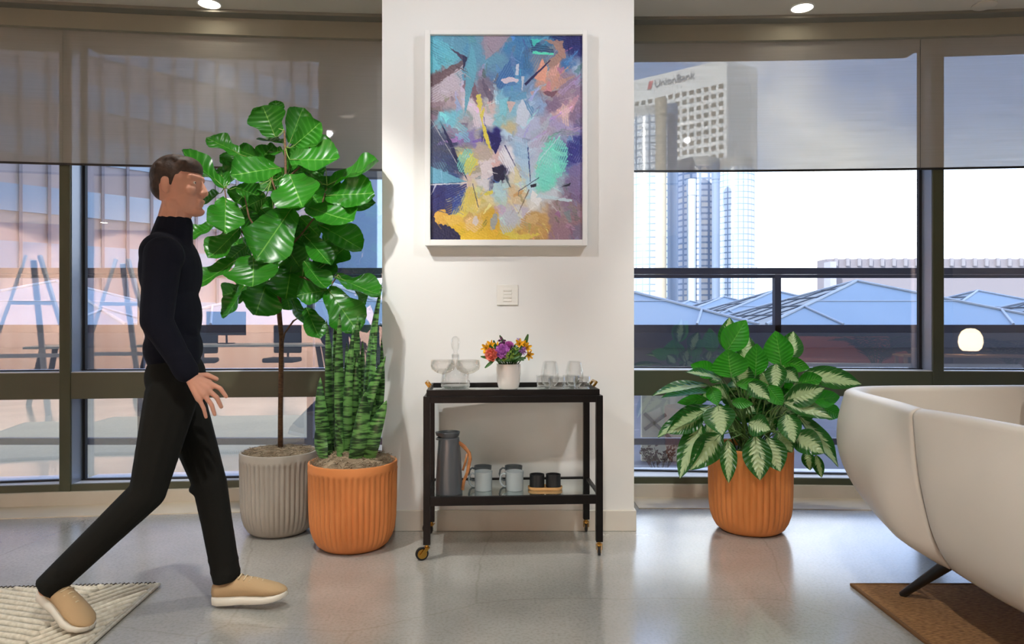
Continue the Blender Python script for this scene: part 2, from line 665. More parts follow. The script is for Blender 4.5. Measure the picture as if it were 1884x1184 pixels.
for i, (x0, x1) in enumerate(BL):
    xm = (x0 + x1) / 2
    root = tag(empty('roller_blind', (xm, arcY(xm), 1.96)), BLAB[i], 'blind', 'grey roller blinds on the windows')
    org = root.location
    mb = MB()
    arcbox(mb, x0, x1, 0.020, 0.0212, 1.955, 2.76)
    mb.build('cloth', bm_, root, org=org)
    mb = MB()
    arcbox(mb, x0, x1, 0.017, 0.0245, 1.945, 1.957)
    mb.build('hem_bar', M['black'], root, org=org)
    mb = MB()
    arcbox(mb, x0, x1, 0.005, 0.045, 2.745, 2.765)
    mb.build('roller', M['black'], root, org=org)

# ---- ceiling lights
lamp_glow = mat('lamp_diffuser', (255, 250, 240), 0.4, emit=((255, 244, 226), 14.0))


def downlight(x, y, label, energy, aim=None, size=1.9, blend=0.6, radius=0.05, name='ceiling_light', color=(1.0, 0.99, 0.95)):
    root = tag(empty(name, (x, y, CEIL)), label, 'ceiling light', 'recessed ceiling downlights')
    mb = MB()
    mb.lathe([(0.066, -0.0005), (0.066, -0.005), (0.058, -0.006), (0.057, -0.0005)], 32, close=False)
    mb.build('trim_ring', M['white_plastic'], root, smooth=True, auto=40)
    mb = MB()
    mb.lathe([(0.0565, -0.001), (0.0565, -0.003)], 32)
    mb.build('diffuser', lamp_glow, root)
    ld = bpy.data.lights.new('spot', 'SPOT')
    ld.energy = energy
    ld.spot_size = size
    ld.spot_blend = blend
    ld.shadow_soft_size = radius
    ld.color = color
    lo = bpy.data.objects.new('bulb', ld)
    COL.objects.link(lo)
    lo.parent = root
    lo.location = (0, 0, -0.03)
    if aim:
        d = Vector(aim) - Vector((x, y, CEIL - .03))
        lo.rotation_euler = d.to_track_quat('-Z', 'Y').to_euler()
    return root


p = W(385, 6, 3.95)
downlight(p.x, 3.95, 'round recessed ceiling light above the grey blind and the walking man', 6, size=1.2)
p = W(1476, 14, 4.0)
downlight(p.x, 4.0, 'round recessed ceiling light above the variegated plant', 6, size=1.2)
# accent lights on the picture wall, and unseen rows added further back as fill
downlight(-1.35, 1.95, 'recessed accent light aimed at the picture from the window side', 62, (0.0, 3.56, 1.75), 1.3, 0.7, 0.03, color=(.94, .98, 1.06))
downlight(1.30, 1.95, 'recessed accent light aimed at the picture from the sofa side', 62, (0.0, 3.56, 1.75), 1.3, 0.7, 0.03, color=(.94, .98, 1.06))
downlight(-1.15, 2.45, 'recessed accent light aimed at the two potted plants', 150, (-.98, 3.5, 0.9), 1.15, 0.7, 0.03)
downlight(1.25, 2.45, 'recessed accent light aimed at the variegated plant', 95, (1.3, 3.55, 0.7), 1.0, 0.7, 0.03)
for x in (-3.2, 0.0, 3.0):
    for y in (0.6, -2.0):
        downlight(x, y, 'unseen fill light added in the ceiling rows behind the viewer', 190 if y > 0 else 150, size=2.2)
for x in (-6.0, -4.2, -2.4, -1.2):  # unseen lamps added to brighten the back wall for its reflection
    downlight(x, -4.9, 'unseen ceiling light added to brighten the rose back wall', 600, (x, -6.0, 1.2), 2.0)
p = W(1811, 9, 3.97)
root = tag(empty('smoke_detector', (p.x, 3.97, CEIL)), 'flat white round detector plate on the ceiling at upper right', 'smoke detector')
mb = MB()
mb.lathe([(0.062, 0), (0.062, -0.006), (0.05, -0.012), (0.001, -0.013)], 32)
mb.build('cover', M['ceil'], root, smooth=True, auto=40)
# ================================================================== PICTURE, SWITCH
PY = PIL_Y
fx0, fx1 = WX(782, PY - .05), WX(1080.5, PY - .05)
fz0, fz1 = W(0, 451.5, PY - .05).z, W(0, 56, PY - .05).z
ax0, ax1 = WX(792, PY - .045), WX(1071.5, PY - .045)
az0, az1 = W(0, 441, PY - .045).z, W(0, 65, PY - .045).z
root = tag(empty('framed_painting', ((fx0 + fx1) / 2, PY - .002, fz0)), 'large blue and yellow abstract painting in white frame on the pillar', 'painting')
org = root.location
mfr = mat('white_frame_lacquer', (238, 237, 233), 0.35)
mb = MB()
d0, d1 = PY - .058, PY - .002
mb.box(fx0, ax0, d0, d1, fz0, fz1)
mb.box(ax1, fx1, d0, d1, fz0, fz1)
mb.box(ax0, ax1, d0, d1, fz0, az0)
mb.box(ax0, ax1, d0, d1, az1, fz1)
mb.build('frame', mfr, root, org=org, bevel=0.0015)
mb = MB()
mb.box(ax0, ax1, PY - .03, PY - .003, az0, az1)
mb.build('backing_board', mfr, root, org=org)

# ---- the painted canvas: brush work held as colour per vertex
PTS = """120 110 90 170 200;230 100 95 150 180;300 160 95 150 185;400 90 150 140 160;480 120 70 130 180;600 100 70 140 180;700 90 50 90 140;800 90 30 40 110;110 200 100 190 210;250 240 100 160 190;380 200 100 155 185;560 220 60 110 170;700 170 150 120 120;650 250 200 160 150;780 230 60 110 170;820 250 150 170 200;110 270 110 90 100;180 320 190 180 195;250 330 200 190 205;350 310 120 110 130;430 290 80 130 180;500 300 90 150 200;600 330 120 150 190;690 290 200 150 130;750 300 150 130 150;810 350 140 120 150;110 400 150 130 140;200 400 180 160 170;290 420 225 215 225;380 440 210 190 190;450 400 130 190 215;540 440 180 210 230;620 430 140 170 210;700 390 130 110 140;760 430 215 180 180;810 450 130 110 140;110 460 140 120 140;190 480 120 200 220;250 510 170 170 180;330 480 220 215 225;420 500 140 210 225;480 520 200 190 150;560 540 180 190 220;650 540 170 160 185;740 520 170 160 200;820 540 120 110 170;120 580 70 80 110;200 600 60 70 110;280 580 140 130 190;340 610 190 180 170;420 570 30 30 110;470 560 190 220 240;540 620 150 190 225;620 600 170 170 200;700 620 110 220 200;790 620 40 50 130;820 650 60 60 150;120 680 60 75 120;200 700 40 60 120;280 680 220 210 130;340 690 230 220 220;400 690 220 190 190;480 680 235 235 245;560 700 180 210 235;640 700 180 220 225;710 720 120 230 205;800 720 110 110 170;130 760 100 160 190;220 770 50 80 140;290 800 220 200 190;360 790 225 225 230;430 750 30 35 80;500 780 225 220 200;570 810 180 220 235;650 790 120 225 205;730 800 150 170 190;810 800 120 110 150;120 860 30 35 90;200 870 50 70 140;280 880 215 200 110;340 860 230 220 170;430 840 190 220 225;520 860 220 200 160;600 880 230 230 225;690 880 200 210 220;780 880 130 115 140;820 920 140 115 125;110 940 25 30 70;140 970 205 160 60;220 950 220 200 80;300 990 225 190 130;380 980 215 175 60;460 960 200 205 215;540 940 200 195 210;620 970 200 165 110;700 960 150 125 130;800 980 145 115 125;120 1050 20 25 60;210 1030 210 170 50;300 1050 225 190 60;400 1050 220 180 50;480 1060 220 205 90;560 1050 210 170 90;640 1030 195 150 90;730 1040 150 120 135;810 1050 120 110 135"""
P5 = np.array([[float(x) for x in s.split()] for s in PTS.split(';')])
NX, NZ = 375, 506
gx, gy = np.meshgrid(np.linspace(88, 838, NX + 1), np.linspace(68, 1080, NZ + 1))
rng = np.random.default_rng(4)


_fc = {}


def field(sx, sy, seed):
    key = (sx, sy, seed)
    if key not in _fc:
        _fc[key] = field_(sx, sy, seed)
    return _fc[key]


def field_(sx, sy, seed):
    r = np.random.default_rng(seed)
    out_ = np.zeros_like(gx)
    for _ in range(14):
        a = r.uniform(0, 2 * np.pi)
        f_ = r.uniform(.5, 1.6)
        out_ += np.sin((gx * np.cos(a) / sx + gy * np.sin(a) / sy) * f_ * 6.28 + r.uniform(0, 6.28))
    return out_ / 14 ** .5


wx = gx + 22 * field(150, 150, 1) + 9 * field(45, 45, 2)
wy = gy + 22 * field(150, 150, 3) + 9 * field(45, 45, 5)
den = np.zeros_like(gx)
rgbf = np.zeros(gx.shape + (3,))
for q in P5:
    w_ = 1.0 / (((wx - q[0]) ** 2 + (wy - q[1]) ** 2) ** 1.9 + 2e4)
    den += w_
    rgbf += w_[..., None] * q[2:5]
rgbf /= den[..., None]


def inpoly(pl, ox, oy):
    ins = np.zeros(gx.shape, bool)
    m_ = len(pl)
    for i_ in range(m_):
        x1, y1 = pl[i_]
        x2, y2 = pl[(i_ + 1) % m_]
        c_ = ((y1 > oy) != (y2 > oy)) & (ox < (x2 - x1) * (oy - y1) / (y2 - y1 + 1e-9) + x1)
        ins ^= c_
    return ins


def stroke(pl, col, a=1.0, wob=4.0, seed=0, streak=None):
    global rgbf
    wob *= .6
    ox = gx + wob * field(30, 30, 100 + seed % 9)
    oy = gy + wob * field(30, 30, 200 + seed % 9)
    al = inpoly(pl, ox, oy).astype(float) * a
    if streak:
        d = np.array(streak, float)
        d /= np.hypot(*d)
        t_ = (-gx * d[1] + gy * d[0])
        al *= np.clip(.72 + .5 * np.sin(t_ / 1.7 + .8 * field(90, 90, seed % 9)), 0, 1)
    rgbf = rgbf * (1 - al[..., None]) + np.array(col, float) * al[..., None]


def line(x1, y1, x2, y2, w1, w2, col, a=1.0, wob=1.5, seed=0):
    d = np.array([x2 - x1, y2 - y1], float)
    n_ = np.array([-d[1], d[0]]) / np.hypot(*d)
    stroke([(x1 + n_[0] * w1, y1 + n_[1] * w1), (x2 + n_[0] * w2, y2 + n_[1] * w2), (x2 - n_[0] * w2, y2 - n_[1] * w2), (x1 - n_[0] * w1, y1 - n_[1] * w1)], col, a, wob, seed)


def blob(cx_, cy_, rx, ry, col, a=1.0, wob=10, seed=0, rot=0.0, streak=None):
    stroke([(cx_ + rx * math.cos(t) * math.cos(rot) - ry * math.sin(t) * math.sin(rot), cy_ + rx * math.cos(t) * math.sin(rot) + ry * math.sin(t) * math.cos(rot)) for t in [i_ * .35 for i_ in range(18)]], col, a, wob, seed, streak)


S = stroke
for i_ in range(300):   # underlayer of loose flat-brush facets
    x_, y_ = rng.uniform(95, 830), rng.uniform(75, 1070)
    a_ = math.atan2(y_ - 640, x_ - 460) + rng.uniform(-.7, .7)
    L_, w_ = rng.uniform(25, 95), rng.uniform(5, 20)
    j_ = min(NZ, max(0, int((y_ - 68) / 1012 * NZ))), min(NX, max(0, int((x_ - 88) / 750 * NX)))
    c_ = np.clip(rgbf[j_] * rng.uniform(.72, 1.16) + rng.uniform(-14, 26) + rng.normal(0, 12, 3), 14, 244)
    dx_, dy_ = math.cos(a_), math.sin(a_)
    stroke([(x_ - dy_ * w_, y_ + dx_ * w_), (x_ + dx_ * L_ - dy_ * w_ * .5, y_ + dy_ * L_ + dx_ * w_ * .5), (x_ + dx_ * L_ * 1.1, y_ + dy_ * L_ * 1.1), (x_ + dy_ * w_, y_ - dx_ * w_)], c_, .75, 4, i_, (dx_, dy_) if i_ % 2 else None)
S([(88, 68), (350, 68), (330, 180), (260, 190), (88, 90)], (96, 158, 186), .8, 8, 1, (1, .6))
S([(88, 75), (150, 90), (250, 170), (170, 230), (88, 200)], (102, 196, 212), .8, 8, 2, (1, .5))
S([(350, 68), (480, 70), (420, 140), (360, 190)], (158, 146, 164), .9, 3, 3)
S([(500, 68), (590, 68), (560, 270), (520, 280)], (62, 122, 176), .8, 6, 4, (.1, 1))
S([(590, 90), (740, 80), (720, 200), (600, 300), (560, 240)], (74, 128, 170), .7, 8, 5, (-.5, 1))
S([(680, 68), (838, 68), (838, 110), (740, 130)], (24, 30, 92), .9, 8, 6, (1, .2))
S([(640, 90), (740, 90), (755, 170), (690, 230), (660, 200), (720, 150), (690, 110)], (168, 132, 120), .9, 6, 7)
S([(580, 84), (690, 130), (700, 160), (585, 150)], (20, 60, 100), .8, 6, 8, (1, .1))
S([(580, 85), (640, 84), (600, 120)], (70, 200, 190), .9, 5, 9)
line(590, 150, 695, 160, 7, 6, (90, 220, 190), 1, 3, 1)
S([(640, 180), (665, 230), (655, 300), (600, 280)], (222, 160, 138), .95, 3, 10)
S([(690, 210), (760, 300), (690, 340), (670, 260)], (196, 150, 140), .8, 6, 11, (.3, 1))
S([(88, 270), (265, 180), (240, 230), (88, 330)], (104, 84, 92), .9, 4, 12)
S([(88, 330), (250, 210), (235, 330), (150, 390), (88, 400)], (196, 188, 200), .9, 6, 13, (1, -.6))
S([(260, 230), (310, 300), (330, 420), (250, 330)], (120, 84, 100), .7, 6, 14)
S([(290, 110), (305, 140), (318, 240), (255, 470), (262, 240)], (100, 172, 196), .9, 3, 15)
S([(180, 125), (262, 170), (250, 195)], (72, 64, 92), .95, 2, 16)
S([(245, 165), (272, 175), (250, 240)], (40, 44, 80), 1, 2, 17)
S([(345, 280), (400, 370), (380, 400), (345, 330)], (96, 88, 112), .8, 4, 18)
S([(400, 300), (480, 180), (510, 300), (430, 330)], (52, 100, 164), .85, 5, 19, (.5, -1))
blob(480, 290, 44, 16, (212, 200, 214), 1, 3, 20)
blob(492, 306, 26, 9, (84, 132, 184), 1, 2, 21)
S([(510, 210), (526, 205), (522, 265), (508, 262)], (205, 210, 224), .9, 2, 22)
line(555, 310, 680, 190, 7, 3, (30, 32, 84), 1, 1, 2)
line(545, 270, 540, 340, 7, 2, (200, 205, 215), .9, 1, 3)
S([(480, 350), (560, 345), (565, 380), (485, 392)], (96, 156, 196), .9, 3, 23)
S([(540, 380), (580, 440), (560, 520), (510, 500), (520, 420)], (205, 216, 234), .95, 4, 24)
S([(545, 380), (600, 430), (590, 480), (560, 420)], (86, 140, 190), .85, 4, 25, (.5, 1))
S([(580, 345), (605, 340), (590, 365)], (196, 160, 166), .9, 2, 26)
S([(640, 345), (720, 340), (690, 375), (660, 360)], (110, 70, 88), .8, 4, 27)
S([(460, 390), (510, 395), (480, 450)], (216, 186, 182), .9, 3, 28)
S([(430, 390), (470, 370), (460, 470), (430, 450)], (128, 206, 222), .8, 4, 29)
S([(735, 400), (775, 430), (770, 520), (740, 500)], (224, 196, 190), .85, 5, 30, (.1, 1))
S([(310, 370), (335, 350), (345, 420), (330, 460), (355, 420), (345, 520)], (226, 214, 96), .95, 4, 31)
S([(340, 490), (360, 520), (396, 655), (388, 660), (350, 560)], (228, 214, 88), 1, 2, 32)
S([(290, 350), (310, 420), (330, 520), (300, 520)], (226, 214, 224), .9, 5, 33, (.2, 1))
S([(160, 440), (270, 520), (280, 600), (200, 560)], (124, 206, 222), .8, 8, 34, (1, .8))
S([(140, 500), (240, 540), (180, 580)], (150, 120, 150), .6, 8, 35)
S([(370, 540), (440, 580), (410, 660), (390, 620)], (26, 28, 104), 1, 4, 36)
S([(290, 590), (350, 570), (355, 590), (300, 600)], (124, 104, 196), .9, 3, 37)
S([(88, 480), (150, 560), (240, 720), (250, 760), (88, 720)], (64, 78, 112), .85, 5, 38, (.6, 1))
S([(130, 480), (190, 590), (275, 790), (225, 730)], (24, 34, 84), .95, 3, 39)
line(88, 480, 270, 788, 1.5, 1.5, (190, 195, 205), .9, 1, 4)
S([(88, 715), (270, 792), (88, 800)], (106, 172, 200), 1, 2, 40)
line(88, 806, 272, 798, 3, 2, (220, 222, 228), .9, 1, 5)
S([(88, 812), (268, 804), (240, 880), (170, 980), (88, 930)], (28, 40, 110), .95, 5, 41, (1, -.5))
S([(200, 870), (272, 810), (240, 930), (190, 970)], (44, 82, 168), .8, 5, 42, (-.5, 1))
blob(265, 690, 46, 66, (120, 216, 206), .9, 8, 43, .3, (.5, -1))
blob(290, 700, 30, 60, (232, 220, 90), .9, 8, 44, .4, (.5, -1))
blob(345, 650, 50, 36, (190, 176, 164), .8, 8, 45)
S([(330, 690), (410, 680), (400, 760), (340, 780)], (232, 222, 226), .9, 6, 46)
S([(390, 700), (430, 690), (430, 720), (395, 730)], (226, 188, 186), .9, 4, 47)
S([(390, 720), (448, 710), (456, 780), (428, 798), (400, 780)], (24, 28, 66), 1, 3, 48)
S([(400, 780), (430, 795), (455, 840), (440, 850), (420, 820)], (60, 110, 180), .9, 3, 49)
S([(440, 620), (480, 640), (540, 780), (480, 740), (420, 680)], (236, 238, 248), .95, 4, 50, (.5, 1))
line(455, 610, 535, 770, 3, 1, (36, 44, 110), .9, 1, 6)
line(568, 620, 582, 790, 4, 2, (40, 60, 130), .9, 1, 7)
S([(500, 560), (570, 590), (572, 790), (540, 760)], (170, 206, 232), .8, 6, 51, (.1, 1))
S([(570, 600), (680, 540), (640, 640), (585, 760)], (190, 190, 214), .8, 5, 52, (-.6, 1))
blob(690, 690, 72, 120, (118, 228, 206), .95, 12, 53, .35, (-.45, 1))
blob(650, 760, 40, 50, (126, 226, 212), .9, 10, 54, .2, (-.4, 1))
line(620, 690, 730, 560, 2, 2, (200, 225, 232), .8, 2, 8)
S([(760, 600), (838, 560), (838, 700), (770, 690)], (40, 46, 130), .9, 8, 55, (-.5, 1))
S([(770, 720), (838, 700), (838, 900), (790, 880)], (124, 108, 152), .8, 8, 56, (-.3, 1))
S([(505, 700), (540, 790), (500, 800)], (226, 218, 170), .8, 4, 57)
line(520, 840, 625, 770, 2, 2, (40, 50, 90), .9, 1, 9)
S([(580, 808), (612, 798), (610, 815), (585, 822)], (20, 24, 50), 1, 1, 58)
S([(725, 820), (785, 795), (775, 812)], (20, 24, 50), 1, 2, 59)
S([(590, 830), (640, 880), (620, 910), (580, 880)], (238, 240, 240), .95, 4, 60)
S([(620, 850), (790, 880), (785, 892), (610, 870)], (196, 222, 230), .9, 3, 61)
line(575, 830, 520, 950, 3, 1, (110, 96, 80), .9, 1, 10)
S([(500, 850), (550, 830), (540, 850), (500, 870)], (210, 166, 110), .9, 3, 62)
blob(430, 830, 34, 40, (190, 226, 230), .9, 7, 63)
S([(300, 800), (360, 860), (400, 850), (390, 830), (350, 850)], (232, 220, 84), .9, 3, 64)
S([(275, 810), (310, 830), (320, 960), (270, 900), (240, 1000), (215, 960)], (222, 200, 96), .9, 6, 65, (-.4, 1))
line(295, 800, 325, 920, 2, 2, (40, 50, 90), .8, 1, 11)
blob(140, 970, 38, 40, (206, 162, 70), 1, 6, 66)
S([(150, 960), (230, 950), (260, 1000), (180, 1010)], (216, 178, 80), 1, 6, 67)
S([(88, 940), (120, 1000), (180, 1010), (240, 1060), (240, 1080), (88, 1080)], (20, 26, 66), 1, 5, 68)
S([(190, 1000), (340, 1000), (440, 1050), (520, 1080), (250, 1080)], (218, 178, 52), .95, 7, 69, (1, .4))
blob(300, 1000, 42, 40, (224, 192, 140), .9, 8, 70, .3, (1, .7))
blob(310, 985, 14, 26, (214, 206, 206), .9, 4, 71)
S([(365, 960), (420, 960), (440, 1040), (370, 1030)], (216, 176, 66), .9, 6, 72)
blob(400, 990, 16, 44, (150, 166, 190), .8, 5, 73, .2)
blob(475, 990, 40, 60, (190, 200, 214), .9, 8, 74, .5, (.5, 1))
blob(430, 930, 30, 24, (196, 160, 210), .5, 8, 78)
blob(600, 1000, 70, 56, (198, 160, 98), .9, 10, 75, .2, (1, .5))
blob(590, 975, 34, 24, (214, 186, 130), .8, 8, 76)
S([(520, 1050), (640, 1050), (560, 1078), (470, 1070)], (222, 206, 92), .9, 6, 77)
for i_ in range(150):   # dry-brush scratches
    x_, y_ = rng.uniform(95, 830), rng.uniform(75, 1070)
    a_ = rng.uniform(-1.4, 1.4) + (PI / 2)
    L_ = rng.uniform(18, 70)
    j_ = min(NZ, max(0, int((y_ - 68) / 1012 * NZ))), min(NX, max(0, int((x_ - 88) / 750 * NX)))
    c_ = np.clip(rgbf[j_] + rng.uniform(-38, 44), 10, 248)
    line(x_, y_, x_ + L_ * math.cos(a_), y_ + L_ * math.sin(a_), rng.uniform(1, 4), 1, c_, .75, 2, 300 + i_ % 7)
rgbf = np.clip(rgbf + 4 * field(12, 12, 40)[..., None] + rng.normal(0, 2.5, gx.shape)[..., None], 3, 250)
li = np.where(rgbf / 255 <= .04045, rgbf / 255 / 12.92, ((rgbf / 255 + .055) / 1.055) ** 2.4)
mb = MB()
hgt = .0004 * field(16, 16, 41)
mb.grid(lambda u, v: (ax0 + (ax1 - ax0) * u, PY - .040 + hgt[min(NZ, round(v * NZ)), min(NX, round(u * NX))], az1 + (az0 - az1) * v), NX, NZ)
pm = mat('oil_paint', (128, 128, 128), 0.42)
ca = pm.node_tree.nodes.new('ShaderNodeVertexColor')
ca.layer_name = 'paint'
pm.node_tree.links.new(ca.outputs['Color'], pm.node_tree.nodes['Principled BSDF'].inputs['Base Color'])
cv = mb.build('canvas', pm, root, org=org, smooth=True)
at = cv.data.color_attributes.new('paint', 'FLOAT_COLOR', 'POINT')
at.data.foreach_set('color', np.concatenate([li, np.ones(gx.shape + (1,))], 2).reshape(-1).astype(np.float32))

# ---- light switch
p = W(933.5, 561, PY)
root = tag(empty('light_switch', (p.x, PY, p.z)), 'square white multi-button light switch plate under the painting', 'light switch')
s_ = 39 * PY / F
mb = MB()
mb.box(-s_ / 2, s_ / 2, -0.006, 0, 0, s_ * .96)
mb.build('cover_plate', M['white_plastic'], root, bevel=0.002)
for i in range(4):
    mb = MB()
    mb.box(-.0265 * .8, .0265 * .8, -.0085, -.005, s_ * (.17 + .165 * i), s_ * (.17 + .165 * i) + .0145)
    mb.build('button', M['white_plastic'], root, bevel=0.0008)

# ================================================================== BAR CART
cart = tag(empty('bar_cart', (-0.003, 3.325, 0), math.radians(3.2)), 'dark wood bar cart on brass castors below the painting', 'bar cart')
HW, HD, LG = 0.399, 0.195, 0.030
LT, ZS = 0.722, 0.275
shelf_glass = glass_mat('shelf_glass', 0.55, (0.80, 0.86, 0.84), 0.9, gtint=(.9, .94, .93))
for sx in (-1, 1):
    for sy in (-1, 1):
        x0, y0 = sx * (HW - LG), sy * (HD - LG)
        mb = MB()
        mb.box(min(x0, sx * HW), max(x0, sx * HW), min(y0, sy * HD), max(y0, sy * HD), 0.068, LT)
        leg = mb.build('leg', M['wenge'], cart, bevel=0.0015)
        cx_, cy_ = sx * (HW - LG / 2), sy * (HD - LG / 2)
        # castor
        ang = {(-1, -1): math.radians(196), (1, -1): math.radians(78), (-1, 1): math.radians(150), (1, 1): math.radians(82)}[(sx, sy)]
        ca_ = empty('castor', (cx_, cy_, 0), ang, cart)
        mb = MB()
        mb.lathe([(0.008, .046), (0.008, 0.07), (.013, .07), (.013, .078), (0.011, .078)], 16)
        mb.m = 0
        for q in (-1, 1):
            mb.hexa([(0.034, q * .013 - .0015, .026), (0.034, q * .013 + .0015, .026), (0.014, q * .013 + .0015, .024), (.014, q * .013 - .0015, .024),
                     (.010, q * .013 - .0015, .056), (.010, q * .013 + .0015, .056), (-.010, q * .013 + .0015, .056), (-.010, q * .013 - .0015, .056)])
        mb.box(-.011, .011, -.0145, .0145, .053, .057)
        mb.build('fork', M['brass'], ca_, smooth=True, auto=30)
        mb = MB()
        for pr, mi in (([(0.004, -.0085), (.021, -.0085), (.021, .0085), (.004, .0085)], 0), ([(0.0205, -.0065), (.0275, -.0065), (.029, -.004), (.029, .004), (.0275, .0065), (.0205, .0065)], 1)):
            mb.m = mi
            b0 = len(mb.v)
            mb.lathe(pr, 28)
            for t in range(b0, len(mb.v)):
                x, y, z = mb.v[t]
                mb.v[t] = (x + .022, z, y + .029)
        mb.build('wheel', [M['brass'], M['black']], ca_, smooth=True, auto=30)
# top apron and shelf rails
mb = MB()
for sy in (-1, 1):
    mb.box(-HW + LG, HW - LG, sy * (HD - .004) - .009 if sy > 0 else -HD + .002, sy * (HD - .004) + .004 if sy > 0 else -HD + .02, .692, LT)
for sx in (-1, 1):
    mb.box(sx * HW - (.018 if sx > 0 else -.002), sx * HW - (.002 if sx > 0 else -.018), -HD + LG, HD - LG, .692, LT)
mb.build('apron', M['wenge'], cart, bevel=0.001)
mb = MB()
for sy in (-1, 1):
    mb.box(-HW + LG, HW - LG, (HD - .02) if sy > 0 else -HD + .002, HD - .002 if sy > 0 else -HD + .02, ZS - .036, ZS + .003)
for sx in (-1, 1):
    mb.box(HW - .02 if sx > 0 else -HW + .002, HW - .002 if sx > 0 else -HW + .02, -HD + LG, HD - LG, ZS - .036, ZS + .003)
mb.build('shelf_frame', M['wenge'], cart, bevel=0.001)
mb = MB()
mb.box(-HW + .02, HW - .02, -HD + .02, HD - .02, ZS - .008, ZS - .002)
mb.build('shelf', shelf_glass, cart)
# lift-off serving tray
tray = tag(empty('serving_tray', (-0.003, 3.325, LT), math.radians(3.2)), 'glass bottomed dark wood serving tray with brass handles, on top of the cart', 'tray')
TW, TD = HW - .014, HD - .006
mb = MB()
mb.box(-TW, TW, -TD, -TD + .012, 0.0005, .028)
mb.box(-TW, TW, TD - .012, TD, 0.0005, .028)
mb.box(-TW, -TW + .012, -TD + .012, TD - .012, 0.0005, .028)
mb.box(TW - .012, TW, -TD + .012, TD - .012, 0.0005, .028)
mb.build('rim', M['wenge'], tray, bevel=0.001)
mb = MB()
mb.box(-TW + .012, TW - .012, -TD + .012, TD - .012, .010, .016)
mb.build('tray_glass', shelf_glass, tray)
for sx in (-1, 1):
    mb = MB()
    hx = sx * (TW - .006)
    path = [(hx, -.05, .026), (hx + sx * .016, -.05, .047), (hx + sx * .016, .05, .047), (hx, .05, .026)]
    for a_, b_ in zip(path[:-1], path[1:]):
        mb.bar(a_, b_, .011, .011, up=(sx * .8, 0, 1) if a_[1] == b_[1] else (sx * .8, 0, 1))
    mb.build('handle', M['brass'], tray, bevel=0.0015)
TZ = LT + .016
SZ = ZS - .002

# ---- glassware
clear = glass_mat('clear_glass', 0.03, (0.994, 0.996, 0.996), 0.7)
thick = glass_mat('thick_glass_base', 0.10, (0.90, 0.93, 0.93), 0.85)
irid = glass_mat('lustre_glass', 0.04, (0.996, 0.993, 0.988), 0.55, gtint=(1.0, .95, .88))


def shell(prof, t=.0014):
    """open vessel: outside up, inside down"""
    return prof + [(max(r - t, 0.0005), z) for r, z in reversed(prof)]


def loc(px, Y, z):
    return (WX(px, Y), Y, z)


# decanter
dec = tag(empty('decanter', loc(838, 3.34, TZ)), 'clear glass decanter with oval stopper, behind the two stemmed coupes', 'decanter')
mb = MB()
mb.lathe(shell([(0.001, .010), (.058, .010), (.068, .018), (.070, .045), (.062, .075), (.040, .104), (.022, .124), (.019, .150), (.022, .158)], .002), 40, close=False)
mb.build('bottle', clear, dec, smooth=True)
mb = MB()
mb.lathe([(0.001, 0.0), (.058, 0.0), (.066, .006), (.069, .014), (.001, .012)], 40, close=False)
mb.build('base', thick, dec, smooth=True, auto=50)
mb = MB()
mb.lathe([(0.001, .145), (.016, .145), (.018, .160), (.010, .166), (.011, .176), (.020, .190), (.0235, .212), (.021, .232), (.012, .244), (0.001, .247)], 32, close=False)
mb.build('stopper', clear, dec, smooth=True)


def coupe(px, Y, lab):
    r = tag(empty('coupe_glass', loc(px, Y, TZ)), lab, 'glass', 'coupe glasses on the cart')
    mb = MB()
    mb.lathe(shell([(0.004, .072), (.030, .080), (.052, .094), (.0575, .110), (.0545, .138)], .0012), 36, close=False)
    mb.build('bowl', irid, r, smooth=True)
    mb = MB()
    mb.lathe([(0.001, 0), (.034, 0), (.034, .0015), (.008, .006), (.0042, .014), (.0036, .060), (.006, .073), (.001, .075)], 28, close=False)
    mb.build('stem', clear, r, smooth=True)
    return r


coupe(815, 3.25, 'stemmed coupe glass beside the cart handle, in front of the decanter')
coupe(861, 3.25, 'stemmed coupe glass between the decanter and the flower vase')


def stemless(px, Y, lab):
    r = tag(empty('wine_glass', loc(px, Y, TZ)), lab, 'glass', 'tall stemless glasses on the cart')
    mb = MB()
    mb.lathe(shell([(0.001, .004), (.024, .004), (.040, .022), (.046, .046), (.044, .078), (.036, .112), (.033, .124)], .0012), 36, close=False)
    mb.build('bowl', clear, r, smooth=True)
    mb = MB()
    mb.lathe([(0.001, 0.0), (.022, 0), (.026, .004), (.024, .007), (.001, .006)], 30, close=False)
    mb.build('base', thick, r, smooth=True)
    return r


stemless(1012, 3.40, 'tall stemless glass behind the tumblers, the one nearer the flowers')
stemless(1057, 3.40, 'tall stemless glass behind the tumblers, the one nearer the cart end')


def tumbler(px, Y, lab):
    r = tag(empty('tumbler', loc(px, Y, TZ)), lab, 'glass', 'low tumblers on the cart')
    mb = MB()
    mb.lathe(shell([(0.001, .014), (.033, .014), (.037, .030), (.040, .066)], .002), 36, close=False)
    mb.build('bowl', clear, r, smooth=True)
    mb = MB()
    mb.lathe([(0.001, 0), (.030, 0), (.034, .004), (.036, .014), (.030, .0165), (.001, .012)], 36, close=False)
    mb.build('base', thick, r, smooth=True)
    return r


tumbler(1002, 3.27, 'low glass tumbler nearest the flower vase')
tumbler(1024, 3.19, 'low glass tumbler at the tray front, second from the flower vase')
tumbler(1051, 3.28, 'low glass tumbler in the middle, third from the flower vase')
tumbler(1070, 3.20, 'low glass tumbler nearest the brass handle at the sofa side')

